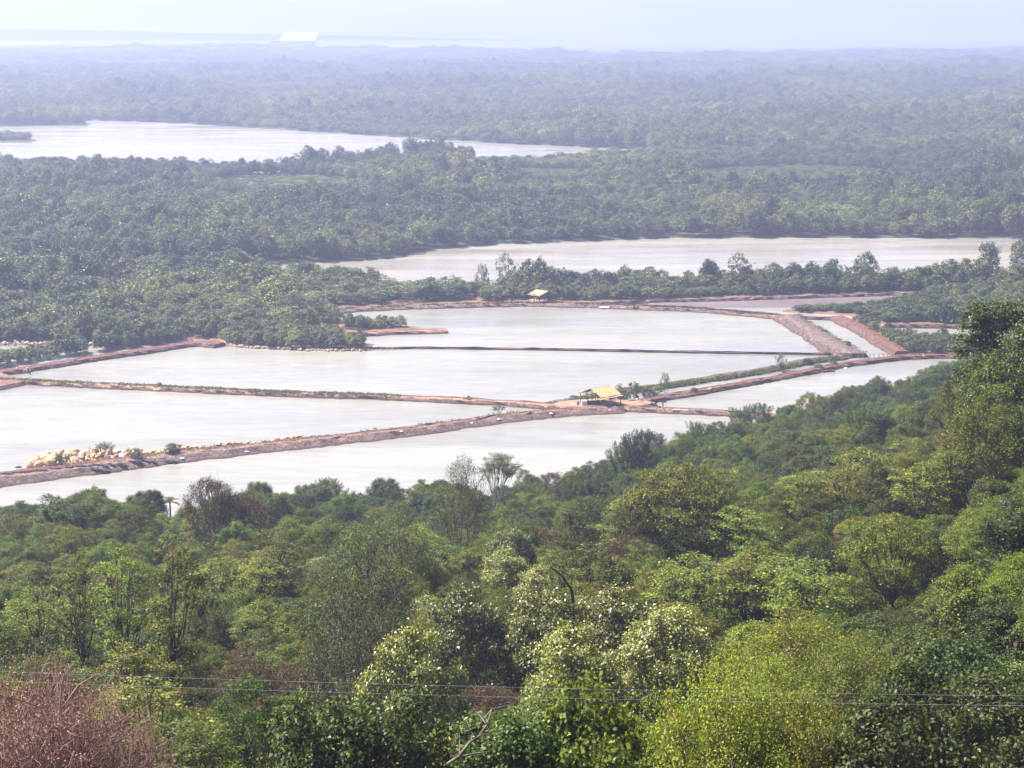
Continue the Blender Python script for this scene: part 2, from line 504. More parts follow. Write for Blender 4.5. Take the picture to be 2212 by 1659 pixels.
NEAR_LAND = [(-400, 745), (0, 744), (150, 744), (225, 748), (300, 741), (400, 731), (455, 733), (480, 747), (560, 753), (700, 757), (796, 757), (800, 748), (770, 736),
             (742, 722), (850, 719), (930, 717), (905, 709), (830, 705), (745, 697), (700, 680), (760, 668), (1150, 657), (1300, 655), (1400, 651), (1600, 646), (1985, 633), (2300, 628), (3000, 628),
             (3000, 612), (2500, 614), (2000, 616), (1500, 620), (1180, 628), (1040, 630), (880, 628), (790, 618), (700, 597), (450, 592), (250, 590), (100, 588), (-400, 590)]
land('mangrove_ground', NEAR_LAND, 0.45, M['bank'], 'low muddy ground of the mangrove strip between ponds and river', 8, 2.0, 2.0, 1)
EAST_LAND = [(1690, 674), (1830, 680), (1900, 697), (1918, 702), (2110, 706), (2300, 708), (3000, 715), (3000, 629), (2300, 629.5), (2010, 641), (1975, 652), (1920, 664), (1700, 670)]
land('shrub_ground', EAST_LAND, 0.40, M['bank'], 'low ground under the shrubs at the bend of the earth banks', 6, 1.5, 2, 2)
SE_LAND = [(1826, 688), (1885, 703), (1915, 722), (1960, 738), (2110, 736), (3000, 736), (3000, 768), (2300, 769), (1960, 765), (1915, 745)]
land('scrub_ground', SE_LAND, 0.42, M['bank'], 'low ground of the scrub patch behind the easternmost pond', 6, 1.5, 2, 3)
MID_LAND = [(-700, 572), (0, 574), (225, 580), (330, 578), (450, 574), (620, 568), (700, 566), (800, 560), (868, 556), (900, 541), (1000, 533), (1080, 527), (1250, 520), (1460, 513), (1700, 513), (2212, 514), (3000, 515),
            (3600, 420), (3600, 300), (1800, 312), (1420, 324), (1390, 338), (1150, 353), (1050, 350), (900, 346), (750, 364), (570, 376), (400, 366), (0, 360), (-900, 358)]
land('forest_ground', MID_LAND, 0.5, M['plain'], 'flat ground of the broad mangrove forest between the two rivers', 14, 3.0, 3, 4)
FAR_LAND = [(-1500, 278), (0, 274), (186, 272), (180, 258), (400, 266), (900, 298), (1150, 312), (1390, 323.5), (1460, 326), (1900, 326), (4200, 326), (4200, 60), (-2500, 60)]
o, _ = land('far_plain', FAR_LAND, 0.55, M['plain'], 'hazy forested plain running to the far hills', 60, 6.0, 5, 5)
land('river_spit', [(-500, 310), (0, 308), (60, 307), (76, 304), (30, 296), (0, 290), (-500, 286)], 0.5, M['plain'], 'small wooded spit in the far river', 8, 1.5, 2, 6)
land('mud_flat', [(1395, 655.5), (1500, 664), (1700, 664), (1880, 660), (1945, 653), (1990, 641), (1985, 634.5), (1700, 643.5), (1500, 649.5)], 0.14, M['mudflat'], 'bare dark mauve floor of the drained pond by the mangroves', 6, 1.0, 1.0, 7)
land('hut_yard', [(1180, 883), (1215, 874), (1290, 869), (1350, 872), (1392, 873), (1415, 878), (1390, 884), (1300, 888)], 0.95, M['yard'], 'bare tan soil yard around the yellow-roofed shelter', 2, 0.6, 1.6, 8)
land('west_landing', [(-300, 858), (-60, 848), (0, 843), (60, 830), (0, 812), (-60, 815), (-300, 830)], 0.95, M['dike_sand'], 'trampled reddish soil where the left banks meet', 3, 0.6, 1.6, 9)

# far hills
hx = np.linspace(-9000, 10000, 150); hy = np.linspace(6800, 15000, 50)
HX, HY = np.meshgrid(hx, hy)
base = smooth(6800, 10500, HY + 900 * smooth(1500, -2500, HX) * 1.0)
ridge = np.zeros_like(HX)
for i in range(HX.shape[0]):
    for j in range(HX.shape[1]):
        ridge[i, j] = mnoise.fractal(Vector((HX[i, j] / 2600.0, HY[i, j] / 2600.0, 3.7)), 0.9, 2.1, 5)
HZ = -1.0 + base * (330 + 170 * np.clip(ridge + 0.2, -0.6, 1.0))
left = np.exp(-(((HX + 2400) / 1100) ** 2) - (((HY - 9300) / 1100) ** 2))
HZ = np.minimum(HZ + 260 * left, 465)
nx, ny = len(hx), len(hy)
idx = np.arange(nx * ny).reshape(ny, nx)
F = np.stack([idx[:-1, :-1], idx[:-1, 1:], idx[1:, 1:], idx[1:, :-1]], -1).reshape(-1, 4)
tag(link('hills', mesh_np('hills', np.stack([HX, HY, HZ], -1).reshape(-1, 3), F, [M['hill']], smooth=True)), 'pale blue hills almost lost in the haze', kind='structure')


# ------------------------------------------------------------------ earth embankments
def dike(px, h, top, run, mat, label, seed=0, z0=0.5, step=1.6):
    P = np.array([G(u, v, z0) for u, v in px])
    pts = [P[0]]
    for a, b in zip(P[:-1], P[1:]):
        k = max(1, int(np.linalg.norm(b - a) / step))
        for j in range(1, k + 1): pts.append(a + (b - a) * j / k)
    pts = np.array(pts)
    for _ in range(6):
        pts[1:-1] = (pts[:-2] + 2 * pts[1:-1] + pts[2:]) / 4
    tan = np.gradient(pts, axis=0); tan /= np.linalg.norm(tan, axis=1)[:, None] + 1e-9
    nor = np.stack([tan[:, 1], -tan[:, 0]], 1)
    if np.mean(nor[:, 1]) > 0: nor = -nor            # + side faces the viewer
    topv = top if hasattr(top, '__len__') else [top, top]
    tw = np.interp(np.linspace(0, 1, len(pts)), np.linspace(0, 1, len(topv)), topv)
    prof = [(-1.0, -1.5, -0.9, 0.95), (-1.0, -0.55, 0.25, 0.95), (-1.0, 0.0, 1.0, 0.9), (-0.45, 0, 1.10, 0.85), (0.1, 0, 1.04, 0.55), (0.6, 0, 1.0, 0.38), (1.0, 0.0, 0.96, 0.30), (1.0, 0.5, 0.42, 0.2), (1.0, 1.5, -0.9, 0.1)]
    vs, ac = [], []
    rng = np.random.RandomState(seed + 5)
    for i, p in enumerate(pts):
        wob = mnoise.noise(Vector((p[0] * 0.12, p[1] * 0.12, seed * 3.1)))
        for q, (wt, rn, hh, a) in enumerate(prof):
            jit = mnoise.noise(Vector((p[0] * 0.8, p[1] * 0.8, q * 1.7 + seed)))
            off = wt * tw[i] * 0.5 * (1 + 0.4 * wob) + rn * run + jit * (0.8 if q not in (0, 8) else 0.3)
            zz = (hh * h if hh > 0 else hh) + (jit * 0.30 + rng.uniform(-0.05, 0.05)) * (1 if hh > 0.3 else 0.6) + 0.12 * wob * (hh > 0.3)
            vs.append((p[0] + nor[i][0] * off, p[1] + nor[i][1] * off, zz)); ac.append(a)
    k = len(prof)
    fs = []
    for i in range(len(pts) - 1):
        for j in range(k - 1):
            fs.append([i * k + j, i * k + j + 1, (i + 1) * k + j + 1, (i + 1) * k + j])
    fs.append(list(range(k))); fs.append([(len(pts) - 1) * k + j for j in range(k)][::-1])
    me = mesh_np('earth_bank', vs, fs, [mat])
    at = me.attributes.new('across', 'FLOAT', 'POINT')
    at.data.foreach_set('value', np.array(ac, dtype=np.float32))
    import bmesh
    bm = bmesh.new(); bm.from_mesh(me); bmesh.ops.recalc_face_normals(bm, faces=bm.faces); bm.to_mesh(me); bm.free()
    o = link('earth_embankment', me)
    tag(o, label, kind='structure', group='earth embankments between the ponds')
    return pts, nor, tw


D1 = [(-200, 1068), (0, 1034), (130, 1018), (300, 996), (400, 983), (600, 962), (860, 934), (1100, 901), (1250, 887), (1345, 883)]
d1 = dike(D1, 1.25, [6.0, 5.2, 3.6, 2.6, 2.2], 2.6, M['dike_front'], 'broad mauve earth bank running from the lower left to the shelter', 1)
d2 = dike([(-100, 818), (30, 822), (100, 826), (300, 835), (600, 849), (850, 857), (1100, 869), (1230, 880)], 0.8, [3.8, 3.4, 3.0, 3.6], 1.0, M['dike_track'], 'long grassy red bank dividing the two large left ponds', 2)
d3 = dike([(-200, 822), (0, 806), (110, 789), (200, 774), (300, 760), (430, 740), (475, 746)], 1.0, 3.6, 0.9, M['dike_red'], 'red earth bank climbing to the boulder-edged mangrove point', 3)
d4 = dike([(790, 753), (900, 751), (1150, 754), (1300, 757), (1600, 762), (1795, 765)], 0.5, 0.9, 0.35, M['dike_red'], 'thin dark bank line crossing between the two middle ponds', 4, 0.25, 3)
d5 = dike([(690, 678), (760, 669), (850, 665), (1000, 660), (1150, 657), (1300, 661), (1500, 669), (1650, 682), (1712, 688)], 0.85, 2.4, 1.2, M['dike_front'], 'far red bank closing the uppermost pond below the mangroves', 5)
d6 = dike([(1700, 686), (1740, 711), (1790, 741), (1842, 769)], 1.3, [6.5, 7.0, 7.5], 1.2, M['dike_mauve'], 'wide greyish mauve bank slanting down beside the narrow channel', 6)
d7 = dike([(1810, 688), (1850, 706), (1900, 735), (1948, 765)], 1.3, 3.8, 1.1, M['dike_red'], 'bright brick-red bank slanting along the right of the channel', 7)
d8 = dike([(1335, 878), (1390, 866), (1450, 855), (1550, 838), (1650, 820), (1740, 803), (1820, 787), (1930, 773), (1990, 768), (2100, 770), (2400, 776)], 0.85, [3.0, 2.6, 2.8, 3.2], 0.9, M['dike_red'], 'long red bank from the shelter to the right pond corner', 8)
d9 = dike([(1185, 873), (1260, 860), (1350, 843), (1480, 826), (1650, 799), (1740, 780), (1835, 768)], 0.9, 2.6, 0.9, M['dike_mauve'], 'grass-grown bank behind the shelter along the narrow ditch', 9)
d10 = dike([(1340, 881), (1400, 884), (1500, 888), (1600, 893), (1720, 906), (1850, 925)], 0.95, 2.6, 1.1, M['dike_front'], 'short red bank from the shelter into the hillside trees', 10)
d11 = dike([(1290, 657), (1400, 660), (1500, 665), (1650, 677), (1720, 685), (1820, 688)], 0.8, 2.0, 0.7, M['dike_red'], 'narrow red bank beside the drained mud pond', 11)
d12 = dike([(735, 723), (850, 718), (930, 715), (966, 714)], 0.8, 3.0, 0.9, M['dike_track'], 'short pointed bank jutting into the upper pond', 12)
d13 = dike([(1912, 703), (2000, 704), (2120, 706), (2400, 712)], 0.9, 2.0, 0.8, M['dike_red'], 'low red bank behind the scrub patch at the right', 13)
d14 = dike([(1690, 804), (1750, 803), (1800, 800)], 0.5, 1.0, 0.4, M['dike_red'], 'small dark bar of soil in the narrow ditch', 14, 0.25)
d15 = dike([(1300, 655), (1400, 651), (1600, 646), (1985, 633.5), (2100, 631)], 0.9, 1.6, 0.8, M['dike_mauve'], 'pale rim along the far edge of the drained pond', 15)

# ------------------------------------------------------------------ tree makers
def leaf_quads(c, nrm, size, rng, aspect=0.55, fold=True):
    n = len(c)
    r = rng.normal(size=(n, 3))
    t = np.cross(nrm, r); t /= np.linalg.norm(t, axis=1)[:, None] + 1e-9
    b = np.cross(nrm, t)
    s = (size * rng.uniform(0.65, 1.35, n))[:, None]
    v0 = c - t * s * 0.5
    v2 = c + t * s * 0.5 - nrm * s * 0.12
    v1 = c + b * s * aspect * 0.5 + nrm * s * 0.06
    v3 = c - b * s * aspect * 0.5 + nrm * s * 0.06
    V = np.stack([v0, v1, v2, v3], 1).reshape(-1, 3)
    return V


def unit(a): return a / (np.linalg.norm(a, axis=-1, keepdims=True) + 1e-9)


def grow(seed, H=8.0, R=4.0, trunk=0.35, lobes=12, clumps=9, leaves=90, leaf=0.18, sigma=0.38, spray=0.5, flat=0.75, updir=0.5,
         tr=0.16, multi=1, twigs=True, lean=0.0, lobe_r=0.42, out_bias=0.72, aspect=0.55, twig_r=0.012, extra=0, low=-0.35):
    """returns (wood Geo, leaf vertex array, blossom points). Trunk, limbs that fork into twigs, sprays of leaves at the twig ends."""
    rng = np.random.RandomState(seed)
    wood = Geo()
    cz = H * trunk + (H * (1 - trunk)) * 0.5
    rz_ = H * (1 - trunk) * 0.5
    top = np.array([lean * R, 0, H * trunk])
    trunks = []
    for m_ in range(multi):
        a = rng.uniform(0, 6.28)
        off = np.array([math.cos(a), math.sin(a), 0]) * (0.0 if multi == 1 else R * 0.22)
        p = [np.array([0, 0, -0.6]) + off * 0.25, np.array([0, 0, H * trunk * 0.35]) + off * 0.5 + rng.normal(size=3) * 0.05 * H * trunk, top * 0.8 + off * 0.8 + rng.normal(size=3) * 0.04 * H, top + off + np.array([0, 0, rz_ * 0.5]) + rng.normal(size=3) * 0.03 * H]
        wood.tube(p, [tr * 1.3 / multi ** 0.4, tr / multi ** 0.4, tr * 0.8 / multi ** 0.4, tr * 0.45 / multi ** 0.4], 7)
        trunks.append(p)
    LV, tips = [], []
    for i in range(lobes):
        g = (i + 0.5) / lobes
        ph = i * 2.39996 + rng.uniform(-0.4, 0.4)
        ct = 1 - g * (1 - low)                 # from the top down
        st = math.sqrt(max(0, 1 - ct * ct))
        rr = rng.uniform(0.5, 1.0) if i > 1 else 0.6
        cen = np.array([math.cos(ph) * st * R * out_bias * rr + lean * R, math.sin(ph) * st * R * out_bias * rr, cz + ct * rz_ * (0.72 + 0.2 * rng.uniform(-1, 1))])
        lr = R * lobe_r * rng.uniform(0.7, 1.25)
        p0 = trunks[i % multi]
        base = p0[2] + (p0[3] - p0[2]) * rng.uniform(0, 1)
        mid = base * 0.45 + cen * 0.55 + np.array([0, 0, -0.06 * H]) + rng.normal(size=3) * 0.05 * R
        wood.tube([base, mid, cen], [tr * 0.42, tr * 0.26, tr * 0.12], 5)
        for j in range(clumps):
            d = unit(rng.normal(size=3) + np.array([0, 0, 0.55]) + 0.7 * unit(cen - np.array([0, 0, cz])))
            c = cen + d * lr * np.array([1, 1, flat]) * rng.uniform(0.55, 1.0)
            ax = unit(d * (1 - updir) + np.array([0, 0, updir]) + rng.normal(size=3) * 0.25)
            if twigs:
                wood.tube([cen + (mid - cen) * rng.uniform(0, 0.5), (cen + c) / 2 + rng.normal(size=3) * 0.08 * lr, c, c + ax * spray * 0.8], [twig_r * 2.4, twig_r * 1.8, twig_r * 1.2, twig_r * 0.4], 3)
            n = int(leaves * rng.uniform(0.6, 1.4))
            s = rng.uniform(0, 1, n)[:, None]
            pos = c + ax * s * spray + rng.normal(size=(n, 3)) * sigma * (1.05 - 0.6 * s) * np.array([1, 1, flat])
            nr = unit(0.5 * unit(pos - cen) + np.array([0, 0, 0.75]) + rng.normal(size=(n, 3)) * 0.55)
            LV.append(leaf_quads(pos, nr, leaf, rng, aspect))
            tips.append((c + ax * spray, ct))
    for e in range(extra):                      # bare curling twigs
        d = unit(rng.normal(size=3) + np.array([0, 0, 0.4]))
        c = np.array([0, 0, cz]) + d * np.array([R, R, rz_]) * rng.uniform(0.3, 0.95)
        pts = [c]
        dd = unit(d + rng.normal(size=3) * 0.8)
        for q in range(3):
            dd = unit(dd + rng.normal(size=3) * 0.5)
            pts.append(pts[-1] + dd * 0.45)
        wood.tube(pts, [twig_r * 1.5, twig_r * 1.2, twig_r, twig_r * 0.5], 3)
    return wood, np.concatenate(LV), tips


def quads_mesh(name, V, mat):
    F = np.arange(len(V)).reshape(-1, 4)
    return mesh_np(name, V, F, [mat])


class Kind:
    """one species: shared meshes for the trunk and the crown"""
    def __init__(s, key, lmat, bark, blossom=0, **kw):
        s.H, s.R = kw.get('H', 8.0), kw.get('R', 4.0)
        wood, LVv, tips = grow(**kw)
        s.trunk = wood.mesh('trunk', bark, True)
        s.crown = quads_mesh('crown', LVv, lmat)
        s.extra = None
        if blossom:
            rng = np.random.RandomState(99)
            P = [t for t, c in tips if c > 0.0]
            V = []
            for p in P:
                n = blossom
                pos = p + rng.normal(size=(n, 3)) * 0.16
                V.append(leaf_quads(pos, unit(rng.normal(size=(n, 3)) + [0, 0, 1]), 0.13, rng, 0.8))
            s.extra = quads_mesh('blossom', np.concatenate(V), M['blossom'])
        s.key = key
        s.first = None

    def place(s, name, x, y, z, sxy, sz, rz):
        t = empty(name, (x, y, z), rz)
        t.scale = (sxy, sxy, sz)
        a = link('trunk', s.trunk, t); b = link('crown', s.crown, t)
        if s.extra: link('blossom', s.extra, t)
        if s.first is None: s.first = (a, b)
        return t


K = {}
K['dark'] = [Kind('dark', L['dark'], M['bark_dark'], seed=1, H=8, R=4.0, trunk=0.22, lobes=26, clumps=8, leaves=120, leaf=0.178, sigma=0.36, spray=0.4, lobe_r=0.32, flat=0.7),
             Kind('dark', L['dark'], M['bark_dark'], seed=2, H=8, R=3.6, trunk=0.2, lobes=22, clumps=9, leaves=120, leaf=0.163, sigma=0.34, spray=0.4, lobe_r=0.32, flat=0.8)]
K['mid'] = [Kind('mid', L['mid'], M['bark'], seed=3, H=8, R=4.0, trunk=0.25, lobes=22, clumps=9, leaves=145, leaf=0.126, sigma=0.34, spray=0.5, lobe_r=0.32, flat=0.55),
            Kind('mid', L['mid'], M['bark'], seed=4, H=7, R=3.6, trunk=0.2, lobes=21, clumps=9, leaves=138, leaf=0.133, sigma=0.36, spray=0.5, lobe_r=0.32, flat=0.6)]
K['olive'] = [Kind('olive', L['olive'], M['bark_dark'], seed=5, H=8, R=4.4, trunk=0.38, lobes=24, clumps=7, leaves=107, leaf=0.141, sigma=0.32, spray=0.4, lobe_r=0.32, flat=0.45, out_bias=0.8),
              Kind('olive', L['olive'], M['bark'], seed=6, H=8, R=4.0, trunk=0.35, lobes=24, clumps=7, leaves=101, leaf=0.141, sigma=0.30, spray=0.35, lobe_r=0.32, flat=0.5)]
K['yellow'] = [Kind('yellow', L['yellow'], M['twig'], seed=7, H=7, R=4.3, trunk=0.25, lobes=24, clumps=8, leaves=120, leaf=0.111, sigma=0.36, spray=0.6, lobe_r=0.32, flat=0.6, low=-0.1)]
K['lime'] = [Kind('lime', L['lime'], M['bark'], seed=8, H=6, R=3.2, trunk=0.2, lobes=19, clumps=8, leaves=94, leaf=0.178, sigma=0.34, spray=0.4, lobe_r=0.32, flat=0.7, aspect=0.75)]
K['pale'] = [Kind('pale', L['pale'], M['bark'], blossom=4, seed=9, H=7.5, R=4.2, trunk=0.25, lobes=24, clumps=8, leaves=94, leaf=0.185, sigma=0.36, spray=0.35, lobe_r=0.32, flat=0.7, aspect=0.6)]
K['rust'] = [Kind('rust', L['rust'], M['bark'], seed=10, H=7, R=3.8, trunk=0.3, lobes=21, clumps=8, leaves=76, leaf=0.126, sigma=0.34, spray=0.5, lobe_r=0.32, flat=0.6, twig_r=0.012, extra=80)]
K['slender'] = [Kind('slender', L['olive'], M['bark_dark'], seed=11, H=13, R=2.3, trunk=0.42, lobes=20, clumps=5, leaves=52, leaf=0.16, sigma=0.3, spray=0.4, lobe_r=0.42, flat=0.45, tr=0.14, aspect=0.6, low=-1.0),
                Kind('slender', L['lime'], M['bark_dark'], seed=12, H=13, R=2.3, trunk=0.40, lobes=20, clumps=5, leaves=48, leaf=0.16, sigma=0.3, spray=0.4, lobe_r=0.42, flat=0.45, tr=0.13, aspect=0.6, low=-1.0)]
K['spiky'] = [Kind('spiky', L['dark'], M['bark_dark'], seed=13, H=9, R=3.8, trunk=0.15, lobes=24, clumps=9, leaves=94, leaf=0.148, sigma=0.17, spray=1.25, lobe_r=0.32, flat=1.0, updir=0.55)]
K['bare'] = [Kind('bare', L['dark'], M['bark'], seed=14, H=9, R=4.2, trunk=0.18, lobes=26, clumps=9, leaves=62, leaf=0.118, sigma=0.45, spray=0.6, multi=4, twig_r=0.012, tr=0.12, extra=160)]
K['airy'] = [Kind('airy', L['pale'], M['bark_pale'], seed=15, H=15, R=5.0, trunk=0.45, lobes=32, clumps=7, leaves=66, leaf=0.141, sigma=0.4, spray=0.4, flat=0.35, twig_r=0.022, multi=2, low=0.1, lobe_r=0.3)]
K['giant'] = [Kind('giant', L['dark'], M['bark_dark'], seed=41, H=18, R=6.5, trunk=0.08, lobes=34, clumps=12, leaves=148, leaf=0.237, sigma=0.5, spray=0.3, flat=0.75, aspect=0.65, lobe_r=0.30, low=-0.8, tr=0.3)]
K['dry'] = [Kind('dry', L['dry'], M['twig'], seed=16, H=7, R=4.4, trunk=0.1, lobes=18, clumps=12, leaves=24, leaf=0.085, sigma=0.45, spray=0.5, twig_r=0.010, extra=1500, multi=3)]
K['bush'] = [Kind('bush', L['mid'], M['bark'], seed=17, H=3.0, R=2.0, trunk=0.08, lobes=14, clumps=6, leaves=76, leaf=0.148, sigma=0.26, spray=0.3, tr=0.05, multi=2),
             Kind('bush', L['olive'], M['bark'], seed=18, H=2.6, R=1.9, trunk=0.08, lobes=14, clumps=6, leaves=76, leaf=0.148, sigma=0.26, spray=0.3, tr=0.05, multi=2),
             Kind('bush', L['lime'], M['bark'], seed=19, H=2.4, R=1.8, trunk=0.08, lobes=13, clumps=6, leaves=69, leaf=0.163, sigma=0.26, spray=0.3, tr=0.05, multi=2, aspect=0.7),
             Kind('bush', L['dark'], M['bark'], seed=20, H=2.8, R=1.9, trunk=0.08, lobes=13, clumps=6, leaves=76, leaf=0.148, sigma=0.26, spray=0.3, tr=0.05, multi=2)]
MK = dict(leaf=0.38, sigma=0.42, aspect=0.75, twigs=False, low=-0.85, updir=0.3)
K['mangrove'] = [Kind('mangrove', L['mang'], M['bark'], seed=30, H=8, R=3.6, trunk=0.12, lobes=17, clumps=7, leaves=22, spray=0.4, flat=0.8, **MK),
                 Kind('mangrove', L['mang'], M['bark'], seed=31, H=8, R=3.2, trunk=0.12, lobes=16, clumps=7, leaves=22, spray=0.4, flat=0.9, **MK),
                 Kind('mangrove', L['mang_pale'], M['bark'], seed=32, H=8, R=3.6, trunk=0.1, lobes=17, clumps=7, leaves=22, spray=0.4, flat=0.7, **MK),
                 Kind('mangrove', L['mang_pale'], M['bark_pale'], seed=33, H=8, R=3.3, trunk=0.15, lobes=12, clumps=6, leaves=18, spray=0.6, flat=0.7, **MK)]
K['mshrub'] = [Kind('mshrub', L['mang_pale'], M['bark'], seed=34, H=3.5, R=2.4, trunk=0.03, low=-0.8, lobes=12, clumps=6, leaves=26, leaf=0.3, sigma=0.32, spray=0.3, aspect=0.7, tr=0.06, multi=2),
               Kind('mshrub', L['mang'], M['bark'], seed=35, H=3.5, R=2.2, trunk=0.03, low=-0.8, lobes=12, clumps=6, leaves=26, leaf=0.3, sigma=0.32, spray=0.3, aspect=0.7, tr=0.06, multi=2)]
K['thin'] = [Kind('thin', L['mang'], M['bark_dark'], seed=36, H=4.5, R=3.4, trunk=0.25, lobes=12, clumps=6, leaves=12, leaf=0.22, sigma=0.3, spray=0.6, flat=0.5, tr=0.09, multi=3, twig_r=0.03, low=0.0)]
K['pointed'] = [Kind('pointed', L['mang'], M['bark_dark'], seed=37, H=8, R=3.2, trunk=0.1, lobes=13, clumps=7, leaves=26, leaf=0.35, sigma=0.3, spray=1.4, flat=1.0, updir=0.7, twigs=False, low=-0.85)]

WORDS = {'dark': 'dark green dense tree', 'mid': 'mid-green feathery tree', 'olive': 'olive flat-topped tree', 'yellow': 'yellow-green spreading tree', 'lime': 'lime-green broad-leaved tree',
         'pale': 'cream-tipped pale tree', 'rust': 'rusty brown half-bare tree', 'slender': 'slender bare-trunked tree', 'spiky': 'dark spiky tree',
         'bare': 'nearly leafless pale-branched tree', 'airy': 'airy thin-leaved tree', 'dry': 'brown dried-up tangled tree'}
ORD = lambda n: 'leftmost' if n == 1 else '%d%s from left' % (n, 'th' if 10 <= n % 100 <= 20 else {1: 'st', 2: 'nd', 3: 'rd'}.get(n % 10, 'th'))

# ---- named trees of the slope: (u, v of the top, height, radius, kind, label)
R0 = random.Random(5)
hill_trees = []     # (x, y, R, H, kind, variant, rz, label)


def solve(u, vtop, h, ylo=62, yhi=None):
    best = None
    t = (u - 1106) / FPX
    S = float(np.interp(t * 1.02, ST, SS)) - 2
    for y in np.arange(ylo, min(S, yhi or 999), 1.0):
        x, _, z = at_y(u, vtop, y)
        d = abs(z - hz(x, y) - h)
        if best is None or d < best[0]: best = (d, x, y, z)
    return best[1], best[2], best[3] - hz(best[1], best[2])


